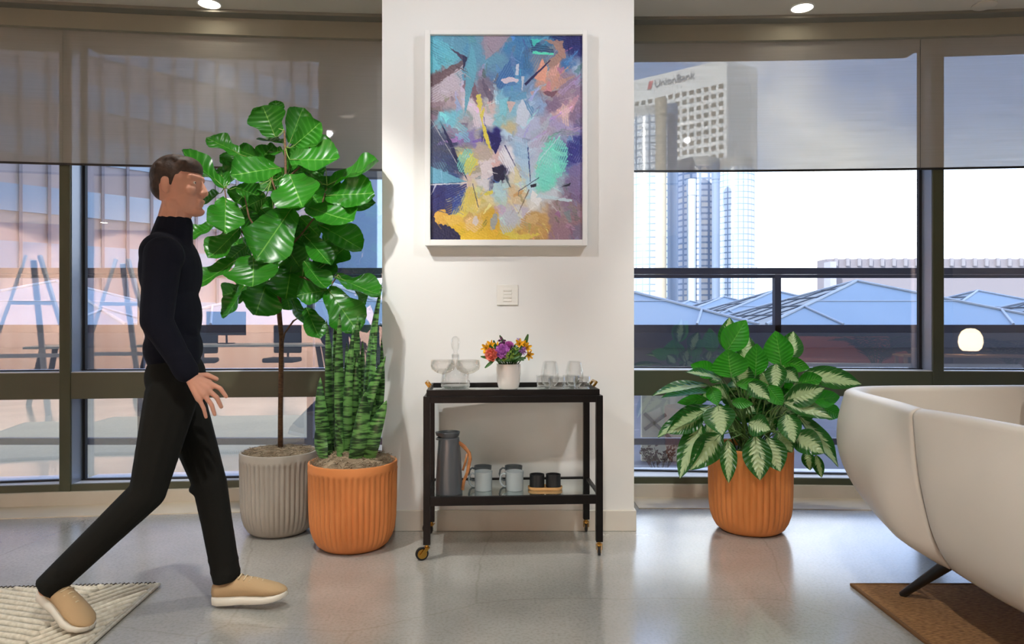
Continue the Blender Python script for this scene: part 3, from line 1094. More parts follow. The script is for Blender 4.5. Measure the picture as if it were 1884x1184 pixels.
# ---- vase of flowers
VP = Vector(loc(935.5, 3.30, TZ))
vm = mat('white_glazed_ceramic', (222, 213, 205), 0.12, coat=0.6)
r = tag(empty('flower_vase', VP), 'small glossy white ceramic vase holding the mixed flowers', 'vase')
mb = MB()
mb.lathe(shell([(0.001, .0), (.040, .0), (.047, .006), (.053, .03), (.0575, .07), (.058, .10), (.056, .117)], .004), 44, close=False)
mb.build('body', vm, r, smooth=True, auto=60)
mb = MB()
mb.lathe([(.001, .098), (.0535, .098), (.0535, .102), (.001, .104)], 30, close=False)
mb.build('foam', mat('florist_moss', (50, 66, 32), .9), r)
stem_m = mat('flower_stem', (62, 104, 40), 0.5)
MF = {'yellow': mat('yellow_petal', (236, 172, 20), .5, var=(30, (244, 190, 40))), 'violet': mat('violet_petal', (206, 120, 208), .55, var=(60, (224, 150, 226))),
      'pink': mat('pink_petal', (206, 110, 190), .55), 'coral': mat('coral_petal', (250, 134, 112), .55, var=(60, (252, 160, 136))),
      'lime': mat('lime_petal', (150, 178, 74), .6, var=(50, (124, 156, 60))), 'plum': mat('plum_petal', (104, 44, 92), .6), 'mauve': mat('mauve_petal', (160, 108, 170), .6)}
dark_m = mat('petal_freckle', (96, 40, 24), .6)


def frame_of(d):
    d = Vector(d).normalized()
    s = d.cross(Vector((0, 0, 1)))
    if s.length < .05:
        s = Vector((1, 0, 0))
    s.normalize()
    return s, s.cross(d) * -1, d


def petal(mb, c, out, up, L, wdt, cup=.3, ruff=0.0, nl=6, nw=4):
    out, up = Vector(out).normalized(), Vector(up).normalized()
    sd = out.cross(up).normalized()
    rs = random.random() * 6

    def fn(u, v):
        a = (u - .5) * 2
        w = wdt * math.sin(PI * min(1, .12 + v * .80)) ** .8
        h = cup * L * (v * v) + .25 * wdt * a * a + ruff * math.sin(a * 6 + v * 5 + rs) * v
        return Vector(c) + out * (L * v) + sd * (a * w / 2) + up * h
    mb.grid(fn, nw, nl)


def flower(kind, px, py, Y, rpx, facing, col, lab, name='cut_flower'):
    P = W(px, py, Y)
    rr = rpx * Y / F
    root = tag(empty(name, (VP.x + (P.x - VP.x) * .3, VP.y + (P.y - VP.y) * .3, TZ + .10)), lab, 'flower', 'flowers in the white vase')
    org = root.location
    s, u, d = frame_of(facing)
    mb = MB()
    if kind == 'carnation':
        for ring, (nn, tilt) in enumerate(((9, .15), (9, .55), (8, 1.0), (5, 1.4))):
            for i in range(nn):
                a = 2 * PI * i / nn + ring * .4
                o = (s * math.cos(a) + u * math.sin(a))
                out = o * math.cos(tilt) + d * math.sin(tilt)
                petal(mb, P - d * rr * .3, out, d * math.cos(tilt) - o * math.sin(tilt), rr * (1.15 - .07 * ring), rr * .95, .15, rr * .12, 6, 6)
    elif kind == 'lily':
        for i in range(6):
            a = 2 * PI * i / 6 + .3
            o = (s * math.cos(a) + u * math.sin(a))
            out = o * .85 + d * .55
            petal(mb, P - d * rr * .4, out, d * .85 - o * .55, rr * 1.2, rr * (.62 if i % 2 else .45), .05, 0)
    elif kind == 'cluster':
        for i in range(34):
            q = Vector((random.gauss(0, 1), random.gauss(0, 1), random.gauss(0, 1))).normalized()
            for k in range(3):
                a = 2 * PI * k / 3 + i
                s2, u2, d2 = frame_of(q)
                petal(mb, P + q * rr * .75, s2 * math.cos(a) + u2 * math.sin(a) + d2 * .4, d2, rr * .34, rr * .3, .2, 0, 3, 2)
    else:
        for i in range(16):
            q = Vector((random.gauss(0, 1), random.gauss(0, 1), random.gauss(0, 1))).normalized()
            petal(mb, P + q * rr * .2, q, frame_of(q)[0], rr * .9, rr * .34, .1, 0, 4, 2)
    bl = mb.build('bloom', MF[col], root, org=org, smooth=True, recalc=False)
    mb = MB()
    q0 = Vector(org) + Vector((0, 0, .0))
    mb.tube([q0, q0.lerp(P, .5) + Vector((0, 0, .008)), P - d * rr * .35], .0022, 6)
    mb.build('stem', stem_m, root, org=org, smooth=True)
    if kind == 'lily':
        mb = MB()
        for i in range(5):
            a = i * 1.3
            mb.tube([P - d * rr * .3, P + (s * math.cos(a) + u * math.sin(a)) * rr * .2 + d * rr * .35], .0009, 5)
        mb.build('stamens', dark_m, root, org=org)


zz = lambda x, y: (780 + x / 5.541, 600 + y / 5.541)
FL = [('lily', 632, 222, 3.27, 10, (-.6, -1, .2), 'yellow', 'yellow lily bloom at the outer edge, above the coral carnation'),
      ('lily', 680, 192, 3.30, 10, (-.3, -1, .5), 'yellow', 'yellow lily bloom left of the violet carnation, topmost of that side'),
      ('lily', 742, 200, 3.33, 9, (-.1, -.8, .7), 'yellow', 'yellow orange lily bloom just behind the violet carnation'),
      ('lily', 975, 178, 3.30, 10, (.1, -1, .6), 'yellow', 'yellow lily bloom at the top, on the tumbler side of the bouquet'),
      ('lily', 1052, 218, 3.28, 10, (.6, -.8, .3), 'yellow', 'yellow lily bloom at the outer edge on the tumbler side'),
      ('lily', 1070, 292, 3.26, 10, (.6, -.8, -.2), 'yellow', 'lowest drooping yellow lily bloom on the tumbler side'),
      ('carnation', 800, 255, 3.23, 13, (-.1, -1, .3), 'violet', 'large violet carnation at the front of the bouquet'),
      ('carnation', 868, 192, 3.28, 8, (.1, -.8, .6), 'pink', 'small pink carnation at the top of the bouquet'),
      ('carnation', 688, 288, 3.23, 12, (-.5, -1, -.05), 'coral', 'coral carnation hanging over the vase rim'),
      ('cluster', 868, 298, 3.235, 10, (0, -1, .2), 'lime', 'lime green hydrangea cluster low at the front of the bouquet'),
      ('cluster', 935, 262, 3.26, 9, (0, -1, .2), 'lime', 'green hydrangea cluster beside the dark leaves of the bouquet'),
      ('star', 1000, 240, 3.25, 8, (.3, -1, .3), 'mauve', 'mauve aster spray between the yellow lilies and the hydrangea'),
      ('star', 790, 152, 3.31, 8, (0, -.5, 1), 'plum', 'dark plum spray sticking up at the top of the bouquet'),
      ('star', 965, 142, 3.32, 5, (.1, -.5, 1), 'mauve', 'small mauve bud above the yellow lilies'),
      ('lily', 655, 262, 3.25, 9, (-.5, -1, .1), 'yellow', 'yellow lily bloom between the coral carnation and the outer yellow lily'),
      ('lily', 1025, 190, 3.31, 9, (.3, -.9, .5), 'yellow', 'yellow lily bloom behind, near the leaf blade on the tumbler side'),
      ('cluster', 825, 322, 3.24, 7, (-.1, -1, 0), 'lime', 'small lime hydrangea cluster under the violet carnation at the vase rim'),
      ('star', 1015, 262, 3.24, 6, (.4, -1, 0), 'mauve', 'small mauve spray beside the lowest yellow lily')]
for kd, x, y, Y, rp, fc, cl, lb in FL:
    flower(kd, *zz(x, y), Y, rp, fc, cl, lb, {'lily': 'lily', 'carnation': 'carnation', 'cluster': 'hydrangea', 'star': 'aster'}[kd])
# leafy sprigs
rg = random.Random(9)
lf_m = mat('bouquet_leaf', (52, 98, 36), 0.45)
root = tag(empty('leaf_sprig', VP + Vector((0, 0, .10))), 'green leafy filler fanning out around the flowers in the white vase', 'greenery')
org = root.location
mb = MB()
for x0, y0, x1, y1, Y in ((700, 330, 578, 312, 3.25), (720, 340, 622, 428, 3.23), (1010, 240, 1062, 85, 3.33), (830, 200, 772, 95, 3.34), (960, 330, 1020, 350, 3.24), (900, 330, 830, 350, 3.22),
                          (940, 340, 1000, 200, 3.27), (900, 340, 930, 190, 3.29), (960, 330, 1005, 265, 3.25), (760, 350, 720, 300, 3.24), (800, 355, 760, 330, 3.22), (980, 300, 900, 340, 3.23), (910, 300, 965, 240, 3.24), (740, 250, 710, 145, 3.33), (930, 350, 900, 220, 3.26)) + tuple((rg.uniform(780, 960), 352, rg.uniform(660, 1040), rg.uniform(190, 330), rg.uniform(3.24, 3.34)) for _ in range(34)):
    a_, b_ = W(*zz(x0, y0), Y), W(*zz(x1, y1), Y)
    d = b_ - a_
    petal(mb, a_, d, Vector((0, -1, .4)), d.length, d.length * .2 + .004, .05, 0, 6, 2)
    mb.tube([VP + Vector((0, 0, .1)), a_], .0012, 5)
mb.build('leaves', lf_m, root, org=org, smooth=True, recalc=False)

# ---- lower shelf: jug, mugs, sugar and cream
slate = mat('slate_enamel', (78, 82, 86), 0.28, coat=.3)
jug = tag(empty('thermos_jug', loc(826, 3.215, SZ)), 'slate grey thermos jug with wooden loop handle on the lower shelf', 'jug')
mb = MB()
mb.lathe([(.001, 0), (.058, 0), (.0615, .004), (.0605, .05), (.054, .17), (.0475, .248), (.046, .252), (.0445, .252), (.044, .246), (.001, .246)], 48, close=False)
mb.build('body', slate, jug, smooth=True, auto=40)


def spout(r, z, a, i):
    w = max(0.0, math.cos(a - math.radians(190))) ** 14
    return r + w * (.012 if i in (3, 4, 5) else .0)


mb = MB()
mb.lathe([(.001, .246), (.040, .246), (.040, .254), (.046, .262), (.0505, .277), (.049, .279), (.044, .270), (.020, .268), (.001, .268)], 64, close=False, mod=spout)
mb.lathe([(.0475, .243), (.0475, .250), (.043, .254), (.042, .250)], 64, close=False, mod=lambda r, z, a, i: r + max(0.0, math.cos(a - math.radians(190))) ** 14 * .012)
mb.build('lid', slate, jug, smooth=True, auto=40)
wood = mat('handle_wood', (176, 116, 66), 0.45, var=(18, (150, 94, 50), 4), stretch=(1, 1, 4))
mb = MB()
mb.tube([(.046, -.012, .232), (.070, -.02, .214), (.094, -.026, .186), (.098, -.028, .160), (.086, -.026, .100), (.070, -.022, .060), (.063, -.02, .018)], [.008, .010, .0085, .0085, .0075, .0075, .008], 10, flat=.5)
mb.tube([(.084, -.025, .182), (.078, -.022, .150), (.064, -.02, .106)], .005, 8, flat=.6)
mb.build('handle', wood, jug, smooth=True)
mug_m = mat('pale_blue_glaze', (168, 178, 180), 0.22, coat=.3)
mug_d = mat('dark_grey_glaze', (92, 100, 104), 0.3)


def mug(px, Y, m, lab):
    r = tag(empty('mug', loc(px, Y, SZ), math.radians(180 + random.uniform(-4, 6))), lab, 'mug', 'mugs on the lower shelf')
    mb = MB()
    mb.lathe(shell([(.001, .0), (.036, .0), (.0395, .003), (.0405, .07), (.0425, .088)], .0035), 44, close=False)
    mb.build('body', m, r, smooth=True, auto=60)
    mb = MB()
    mb.tube([(.039, 0, .074), (.052, 0, .078), (.064, 0, .068), (.068, 0, .048), (.062, 0, .028), (.050, 0, .018), (.038, 0, .018)], .0048, 10, flat=1.5)
    mb.build('handle', m, r, smooth=True)


mug(889.5, 3.27, mug_m, 'pale blue grey mug in front, beside the slate jug')
mug(888.5, 3.39, mug_d, 'darker grey mug standing behind the front mug beside the jug')
mug(947, 3.27, mug_m, 'pale blue grey mug in front, beside the black sugar bowls')
mug(945, 3.39, mug_d, 'darker grey mug standing behind the front mug beside the sugar bowls')
TRY = 3.29
tr_ = tag(empty('wooden_tray', loc(1003, TRY, SZ)), 'small rounded wooden tray under the two black cups', 'tray')
mb = MB()


def stad(u, L, R):
    a = u * 2 * PI
    c, s = math.cos(a), math.sin(a)
    return (L if c > 0 else -L) + R * c, R * s


pf = [(.9, .0), (1.0, .004), (1.0, .014), (.93, .014), (.92, .008), (.0, .008)]
mb.grid(lambda u, v: (lambda q: (stad(u, .042, .038 * q[0])[0] * (1 if q[0] > .2 else q[0]), stad(u, .042, .038 * q[0])[1], q[1]))(pf[min(5, round(v * 5))]), 64, 5)
mb.build('dish', mat('tray_oak', (206, 158, 98), 0.5, var=(20, (188, 140, 82)), stretch=(1, 6, 6)), tr_, smooth=True, auto=50)
blk = mat('matt_black_ceramic', (20, 20, 22), 0.55)
for i, (px, lb) in enumerate(((988, 'black ceramic creamer on the wooden tray, next to the mugs'), (1018, 'black ceramic sugar bowl on the wooden tray, next to the cart leg'))):
    r = tag(empty('black_cup', loc(px, TRY, SZ + .008)), lb, 'cup', 'black cups on the wooden tray')
    mb = MB()
    mb.lathe(shell([(.001, .0005), (.031, .0005), (.0345, .003), (.0345, .058), (.0345, .0615)], .003), 44, close=False, mod=lambda r_, z, a, i_: r_ - (.004 if z > .056 and abs(a - 4.71) < .25 else 0))
    mb.build('body', blk, r, smooth=True, auto=50)
    mb = MB()
    mb.lathe([(.001, .048), (.0312, .048), (.0312, .050), (.006, .052), (.005, .056), (.001, .057)], 32, close=False)
    mb.build('lid', blk, r, smooth=True, auto=50)
# ================================================================== POTS AND PLANTS
def vein_leaf_mat(name, base, vein, dark, rough=0.34, nveins=7.0, slope=2.2):
    """leaf: uv.x across (0..1, midrib at .5), uv.y along; pale midrib and side veins"""
    m = bpy.data.materials.new(name)
    m.use_nodes = True
    nt = m.node_tree
    b = nt.nodes['Principled BSDF']
    b.inputs['Roughness'].default_value = rough
    b.inputs['Specular IOR Level'].default_value = 0.5
    uv = node(nt, 'ShaderNodeUVMap')
    sp = node(nt, 'ShaderNodeSeparateXYZ')
    nt.links.new(uv.outputs[0], sp.inputs[0])

    def mth(op, a, b_=None, c=None):
        n = node(nt, 'ShaderNodeMath', operation=op)
        for i, x in enumerate((a, b_, c)):
            if x is None:
                continue
            if hasattr(x, 'links') or hasattr(x, 'is_linked'):
                nt.links.new(x, n.inputs[i])
            else:
                n.inputs[i].default_value = x
        return n.outputs[0]
    u = mth('ABSOLUTE', mth('SUBTRACT', sp.outputs['X'], .5))
    rib = mth('LESS_THAN', u, .013)
    t = mth('FRACT', mth('SUBTRACT', mth('MULTIPLY', sp.outputs['Y'], nveins), mth('MULTIPLY', u, slope)))
    side = mth('LESS_THAN', mth('ABSOLUTE', mth('SUBTRACT', t, .5)), .03)
    v = mth('MAXIMUM', mth('MULTIPLY', rib, .45), mth('MULTIPLY', side, .18))
    tc = node(nt, 'ShaderNodeTexCoord')
    nz = node(nt, 'ShaderNodeTexNoise', Scale=7.0, Detail=2.0)
    nt.links.new(tc.outputs['Object'], nz.inputs['Vector'])
    m1 = node(nt, 'ShaderNodeMix', data_type='RGBA')
    nt.links.new(nz.outputs['Fac'], m1.inputs['Factor'])
    m1.inputs['A'].default_value = (*lin(dark), 1)
    m1.inputs['B'].default_value = (*lin(base), 1)
    m2 = node(nt, 'ShaderNodeMix', data_type='RGBA')
    nt.links.new(v, m2.inputs['Factor'])
    nt.links.new(m1.outputs['Result'], m2.inputs['A'])
    m2.inputs['B'].default_value = (*lin(vein), 1)
    nt.links.new(m2.outputs['Result'], b.inputs['Base Color'])
    bp = node(nt, 'ShaderNodeBump', Strength=0.5, Distance=0.004)
    hh = mth('SUBTRACT', 1.0, v)
    sm = mth('ADD', hh, mth('MULTIPLY', mth('SINE', mth('MULTIPLY', t, 6.283)), .5))
    nt.links.new(sm, bp.inputs['Height'])
    nt.links.new(bp.outputs[0], b.inputs['Normal'])
    tl = node(nt, 'ShaderNodeBsdfTranslucent')
    tm = node(nt, 'ShaderNodeMix', data_type='RGBA', blend_type='MULTIPLY')
    tm.inputs['Factor'].default_value = 1
    nt.links.new(m2.outputs['Result'], tm.inputs['A'])
    tm.inputs['B'].default_value = (1.5, 1.6, .6, 1)
    nt.links.new(tm.outputs['Result'], tl.inputs['Color'])
    ms = node(nt, 'ShaderNodeMixShader')
    ms.inputs[0].default_value = .22
    nt.links.new(b.outputs[0], ms.inputs[1])
    nt.links.new(tl.outputs[0], ms.inputs[2])
    nt.links.new(ms.outputs[0], nt.nodes['Material Output'].inputs['Surface'])
    m['parts'] = 0
    return m


FIG = vein_leaf_mat('fig_leaf', (48, 126, 24), (140, 196, 90), (26, 88, 16), .34)

# variegated leaf: cream-silver centre, ragged green margin
VAR = vein_leaf_mat('variegated_leaf', (40, 104, 32), (140, 180, 104), (22, 74, 24), .27, 9, 4)
nt = VAR.node_tree
bN = nt.nodes['Principled BSDF']
prev = bN.inputs['Base Color'].links[0].from_socket
uvn = node(nt, 'ShaderNodeUVMap')
sp_ = node(nt, 'ShaderNodeSeparateXYZ')
nt.links.new(uvn.outputs[0], sp_.inputs[0])
mpn = node(nt, 'ShaderNodeCombineXYZ')
s1 = node(nt, 'ShaderNodeMath', operation='ABSOLUTE')
s0 = node(nt, 'ShaderNodeMath', operation='SUBTRACT')
s0.inputs[1].default_value = .5
nt.links.new(sp_.outputs['X'], s0.inputs[0])
nt.links.new(s0.outputs[0], s1.inputs[0])
# ragged noise drawn along the side-vein direction
sv = node(nt, 'ShaderNodeMath', operation='MULTIPLY_ADD')
nt.links.new(s1.outputs[0], sv.inputs[0])
sv.inputs[1].default_value = -0.55
nt.links.new(sp_.outputs['Y'], sv.inputs[2])
nt.links.new(sv.outputs[0], mpn.inputs[1])
nt.links.new(s0.outputs[0], mpn.inputs[0])
tcg = node(nt, 'ShaderNodeTexCoord')
sxyz = node(nt, 'ShaderNodeSeparateXYZ')
nt.links.new(tcg.outputs['Object'], sxyz.inputs[0])
nt.links.new(sxyz.outputs['Z'], mpn.inputs[2])
mpp = node(nt, 'ShaderNodeMapping')
mpp.inputs['Scale'].default_value = (3.5, 26, 5)
nt.links.new(mpn.outputs[0], mpp.inputs['Vector'])
nzz = node(nt, 'ShaderNodeTexNoise', Scale=1.0, Detail=3.0)
nt.links.new(mpp.outputs[0], nzz.inputs['Vector'])
ad = node(nt, 'ShaderNodeMath', operation='MULTIPLY_ADD')
nt.links.new(nzz.outputs['Fac'], ad.inputs[0])
ad.inputs[1].default_value = 0.62
nt.links.new(s1.outputs[0], ad.inputs[2])
lt = node(nt, 'ShaderNodeMapRange')
lt.inputs['From Min'].default_value, lt.inputs['From Max'].default_value = .49, .56
lt.inputs['To Min'].default_value, lt.inputs['To Max'].default_value = 1, 0
nt.links.new(ad.outputs[0], lt.inputs['Value'])
mv = node(nt, 'ShaderNodeMix', data_type='RGBA')
nt.links.new(lt.outputs[0], mv.inputs['Factor'])
nt.links.new(prev, mv.inputs['A'])
mv.inputs['B'].default_value = (*lin((170, 192, 146)), 1)
nt.links.new(mv.outputs['Result'], bN.inputs['Base Color'])
for l_ in list(nt.links):
    if l_.from_socket == prev and l_.to_node.type == 'MIX' and l_.to_node != mv:
        nt.links.new(mv.outputs['Result'], l_.to_socket)
GRN = vein_leaf_mat('green_leaf', (50, 150, 26), (120, 190, 80), (34, 122, 24), .30, 9, 4)

# banded snake-plant blade
SNK = mat('snake_blade', (70, 116, 62), 0.36)
nt = SNK.node_tree
bN = nt.nodes['Principled BSDF']
tc = node(nt, 'ShaderNodeTexCoord')
mp = node(nt, 'ShaderNodeMapping')
mp.inputs['Scale'].default_value = (15, 15, 90)
nt.links.new(tc.outputs['Object'], mp.inputs['Vector'])
nz = node(nt, 'ShaderNodeTexNoise', Scale=1.0, Detail=4.0)
nt.links.new(mp.outputs[0], nz.inputs['Vector'])
rp = node(nt, 'ShaderNodeValToRGB')
rp.color_ramp.elements[0].position, rp.color_ramp.elements[0].color = .44, (*lin((22, 54, 22)), 1)
rp.color_ramp.elements[1].position, rp.color_ramp.elements[1].color = .56, (*lin((92, 142, 70)), 1)
nt.links.new(nz.outputs['Fac'], rp.inputs[0])
nt.links.new(rp.outputs[0], bN.inputs['Base Color'])

terra = mat('terracotta', (216, 136, 76), 0.75, var=(3.0, (206, 125, 66)), bump=(90, .12, .003))
terra2 = mat('terracotta_brown', (220, 140, 74), 0.72, var=(3.0, (208, 128, 66)), bump=(90, .12, .003))
ccrete = mat('grey_stoneware', (170, 162, 150), 0.8, var=(4.0, (158, 150, 138)), bump=(80, .15, .003))
moss_m = mat('dry_moss', (172, 154, 128), 0.95, var=(9, (122, 104, 82)))
soil_m = mat('dark_soil', (44, 32, 24), 0.95, var=(30, (70, 54, 42)), bump=(60, .8, .01))


def pot(root, R, H, m, rim=0.028, nfl=44, seed=0):
    """fluted pot with plain rim band and rounded foot"""
    prof = [(.001, .004), (R * .60, .0), (R * .70, .004), (R * .80, .02), (R * .885, .05), (R * .94, .085), (R * .97, .13), (R * .985, H * .55), (R * .995, H - rim - .02), (R, H - rim - .008), (R * .992, H - rim),
            (R * .995, H - .006), (R * .985, H), (R * .93, H), (R * .915, H - .006), (R * .90, H - .06), (.001, H - .06)]

    def mod(r, z, a, i):
        if 3 <= i <= 9:
            k = min(1, (z - .012) / .07)
            d = abs(math.sin(a * nfl / 2))
            return r - .0075 * k * (1 - d) ** 1.0 * (1 if i < 9 else .0)
        return r
    # densify
    pp = []
    for i in range(len(prof) - 1):
        pp.append(prof[i])
    pp.append(prof[-1])
    mb = MB()
    mb.lathe(pp, nfl * 6, close=False, mod=mod)
    return mb.build('pot', m, root, smooth=True, auto=55)


def moss(root, R, z, m=moss_m, n=620, rise=.03, seed=3):
    rnd = random.Random(seed)
    mb = MB()
    mb.lathe([(R, z - .03), (R * .99, z - .004), (R * .8, z + rise * .55), (R * .4, z + rise), (.001, z + rise)], 28, close=False)
    for i in range(n):
        a, r = rnd.uniform(0, 6.28), R * 1.02 * math.sqrt(rnd.random())
        x, y = r * math.cos(a), r * math.sin(a)
        zz_ = z + rise * (1 - (r / R) ** 2) + .002
        pts = []
        d = rnd.uniform(0, 6.28)
        L = rnd.uniform(.008, .016)
        for k in range(5):
            pts.append((x, y, zz_ + rnd.uniform(-.002, .010)))
            d += rnd.uniform(-1.1, 1.1)
            x += L * math.cos(d)
            y += L * math.sin(d)
            q = math.hypot(x, y)
            if q > R * 1.06:
                x *= R * 1.06 / q
                y *= R * 1.06 / q
        mb.tube(pts, rnd.uniform(.0008, .0017), 3, caps=False)
    return mb.build('moss', m, root, smooth=True)


FIGW = [.14, .44, .56, .60, .66, .80, .93, 1.0, 1.0, .90, .62, .10]


def leaf(mb, base, tip, wid, nrm, shape='fig', curl=0.06, wave=0.02, nu=8, nv=14, bend=0.0):
    base, tip = Vector(base), Vector(tip)
    ax = tip - base
    L = ax.length
    ax.normalize()
    n = Vector(nrm)
    n = (n - ax * n.dot(ax)).normalized()
    sd = ax.cross(n)
    ph = random.random() * 6.28

    def prof(v):
        if shape == 'fig':
            tb = FIGW
            x = min(len(tb) - 1.001, v * (len(tb) - 1))
            i = int(x)
            f = x - i
            f = f * f * (3 - 2 * f)
            return (tb[i] * (1 - f) + tb[i + 1] * f) * (1 + .05 * math.sin(v * 15 + ph))
        if shape == 'lance':
            return max(.01, math.sin(PI * min(1, (v ** .85) * .985 + .012)) ** .85)
        return max(.01, math.sin(PI * (v * .97 + .02)))

    def fn(u, v):
        a = (u - .5) * 2
        w = prof(v) * wid / 2
        h = bend * L * (v - v * v) * 4 - curl * L * (v * v) + wave * L * math.sin(v * 11 + a * 2.2 + ph) * a * a - .10 * w * (1 - a * a) + .22 * w * a * a
        return base + ax * (L * v) + sd * (a * w) + n * h
    mb.grid(fn, nu, nv)


CAMP = Vector((0, 0, CAMH))


def leaf_px(mb, b, t, w, Yb, Yt, shape, real=.6, conv=None, up=.5, jit=.25, big=1.0, **kw):
    """leaf whose stalk end and tip are seen at b and t; w = seen width"""
    B, T = W(*conv(*b), Yb), W(*conv(*t), Yt)
    L = (T - B).length
    wa = w * conv.k * Yb / F
    T = B + (T - B) * (1 + (big - 1) * .4)
    wa *= big
    wr = max(wa, real * L * big)
    c = min(1, wa / wr)
    s = math.sqrt(1 - c * c)
    tc_ = (CAMP - (B + T) / 2).normalized()
    ax = (T - B).normalized()
    tc_ = (tc_ - ax * tc_.dot(ax)).normalized()
    ot = ax.cross(tc_)
    if ot.z < 0:
        ot = -ot
    n = tc_ * c + ot * s + Vector((random.uniform(-jit, jit), random.uniform(-jit, jit) * .4, random.uniform(-jit, jit)))
    leaf(mb, B, T, wr, n, shape, **kw)
    return B, T


class Conv:
    def __init__(s, x0, y0, k):
        s.x0, s.y0, s.k = x0, y0, k

    def __call__(s, x, y):
        return s.x0 + x * s.k, s.y0 + y * s.k


# ------------------------------------------------------------------ fiddle-leaf fig in a grey pot
FY = 3.55
root = tag(empty('potted_fig_tree', (WX(513.5, FY), FY, 0)), 'tall fiddle leaf fig tree in a grey fluted pot by the window', 'plant')
org = root.location
pot(root, .190, .405, ccrete, nfl=46)
moss(root, .168, .392, rise=.022, seed=5)
c2 = Conv(320, 170, 1 / 2.63)
TR = [(516, 838), (516, 760), (517, 680), (518, 620), (513, 570), (514, 520), (519, 470), (523, 400), (526, 330), (525, 270), (523, 240)]
tp = [W(x, y, FY + dy) for (x, y), dy in zip(TR, (0, 0, .005, .01, 0, -.01, -.02, -.02, -.02, -.02, -.02))]
mb = MB()
mb.tube(tp, [.0135, .0125, .0125, .012, .0125, .011, .010, .008, .007, .006, .004], 12)
BR = [[(517, 640), (524, 612), (540, 590), (548, 585)], [(514, 525), (480, 470), (440, 420), (418, 380), (413, 345)], [(519, 470), (555, 430), (590, 385), (602, 340)],
      [(517, 500), (556, 510), (590, 523), (612, 520), (622, 505)], [(514, 520), (490, 450), (458, 400), (450, 360)], [(523, 400), (500, 330), (480, 290)], [(526, 330), (560, 300), (570, 270)]]
BY = [[.01, -.03, -.06, -.07], [-.01, -.05, -.08, -.1, -.1], [-.02, -.03, -.05, -.05], [-.01, -.06, -.09, -.1, -.1], [-.01, -.1, -.16, -.17], [-.02, .04, .05], [-.02, .02, .03]]
bp_ = []
for pts, ys in zip(BR, BY):
    q = [W(x, y, FY + d) for (x, y), d in zip(pts, ys)]
    bp_ += q
    mb.tube(q, [.006] + [.0045] * (len(q) - 2) + [.0025], 8)
bp_ += tp[4:]
mb.build('trunk', mat('fig_bark', (112, 82, 56), .85, var=(40, (84, 60, 42)), bump=(50, .5, .004), stretch=(1, 1, 3)), root, org=org, smooth=True)
LV = [((490, 215), (430, 70), 165, 0, -.05), ((505, 120), (492, 42), 70, .02, 0), ((430, 130), (385, 80), 60, .03, 0), ((560, 245), (622, 82), 120, .02, .05), ((585, 255), (700, 148), 120, -.03, -.1), ((560, 268), (755, 240), 60, .05, .12),
      ((560, 325), (785, 312), 95, -.05, -.12), ((530, 245), (422, 212), 40, .03, .1), ((320, 300), (168, 204), 80, -.05, -.08), ((440, 330), (310, 280), 95, .02, .0), ((525, 285), (425, 285), 65, .05, .1),
      ((515, 365), (295, 375), 130, -.08, -.26), ((245, 460), (50, 283), 65, -.1, -.2), ((258, 450), (212, 360), 95, -.05, 0), ((260, 430), (290, 330), 90, 0, .05), ((560, 395), (620, 552), 215, -.08, -.2),
      ((735, 370), (610, 350), 65, .0, -.05), ((740, 450), (978, 330), 55, -.05, -.1), ((735, 500), (942, 470), 120, -.06, -.18), ((730, 530), (968, 525), 70, -.02, .05), ((650, 555), (862, 612), 115, -.08, -.22),
      ((700, 640), (902, 725), 115, -.05, -.1), ((250, 510), (252, 658), 160, -.12, -.25), ((205, 635), (75, 692), 58, -.1, -.12), ((320, 655), (170, 792), 95, -.12, -.2), ((215, 490), (88, 548), 42, -.05, .02),
      ((570, 560), (410, 785), 205, -.12, -.3), ((310, 805), (110, 930), 100, -.14, -.22), ((385, 785), (378, 928), 215, -.2, -.34), ((345, 928), (240, 1085), 75, -.12, -.16), ((455, 905), (400, 1068), 175, -.1, -.2),
      ((570, 830), (540, 992), 175, -.04, -.12), ((540, 740), (605, 850), 160, -.02, -.08), ((630, 690), (757, 803), 95, -.04, -.12), ((630, 815), (732, 945), 85, -.08, -.14), ((745, 955), (603, 975), 115, -.1, -.18),
      ((780, 890), (992, 965), 95, -.1, -.16), ((745, 950), (880, 1135), 160, -.12, -.2), ((565, 985), (630, 1110), 62, -.05, -.08), ((640, 1040), (705, 1182), 95, -.08, -.12), ((880, 955), (926, 1022), 45, -.05, 0),
      ((440, 510), (365, 545), 75, -.02, -.05), ((300, 460), (420, 500), 100, -.02, .06), ((360, 590), (310, 600), 60, -.1, -.1), ((690, 420), (790, 480), 120, .0, .05), ((620, 430), (700, 540), 120, -.02, -.05),
      ((350, 740), (260, 815), 95, -.02, .0), ((520, 660), (640, 690), 120, .02, .05), ((420, 560), (500, 640), 110, .05, .1), ((610, 600), (700, 690), 100, .03, .02), ((500, 470), (420, 420), 110, .06, .1),
      ((470, 700), (560, 780), 120, .04, .1), ((500, 800), (430, 860), 110, .05, .08), ((560, 850), (640, 800), 90, .06, .1), ((620, 330), (720, 400), 100, .05, .12), ((480, 400), (560, 440), 110, .08, .12),
      ((330, 560), (400, 660), 110, .02, .1), ((540, 960), (560, 1050), 80, .02, .05), ((590, 700), (560, 800), 130, .0, -.05), ((230, 400), (140, 400), 30, -.04, .03), ((700, 560), (760, 520), 70, .04, .1),
      ((560, 930), (690, 880), 80, .05, .08), ((400, 520), (480, 560), 90, .1, .15)]
rl = random.Random(21)
for i in range(22):
    x, y = rl.uniform(300, 740), rl.uniform(330, 1000)
    a = rl.uniform(0, 6.28)
    LV.insert(0, ((x, y), (x + 130 * math.cos(a), y + 110 * math.sin(a)), rl.uniform(80, 130), rl.uniform(.02, .12), rl.uniform(.02, .16)))
mb = MB()
st = MB()
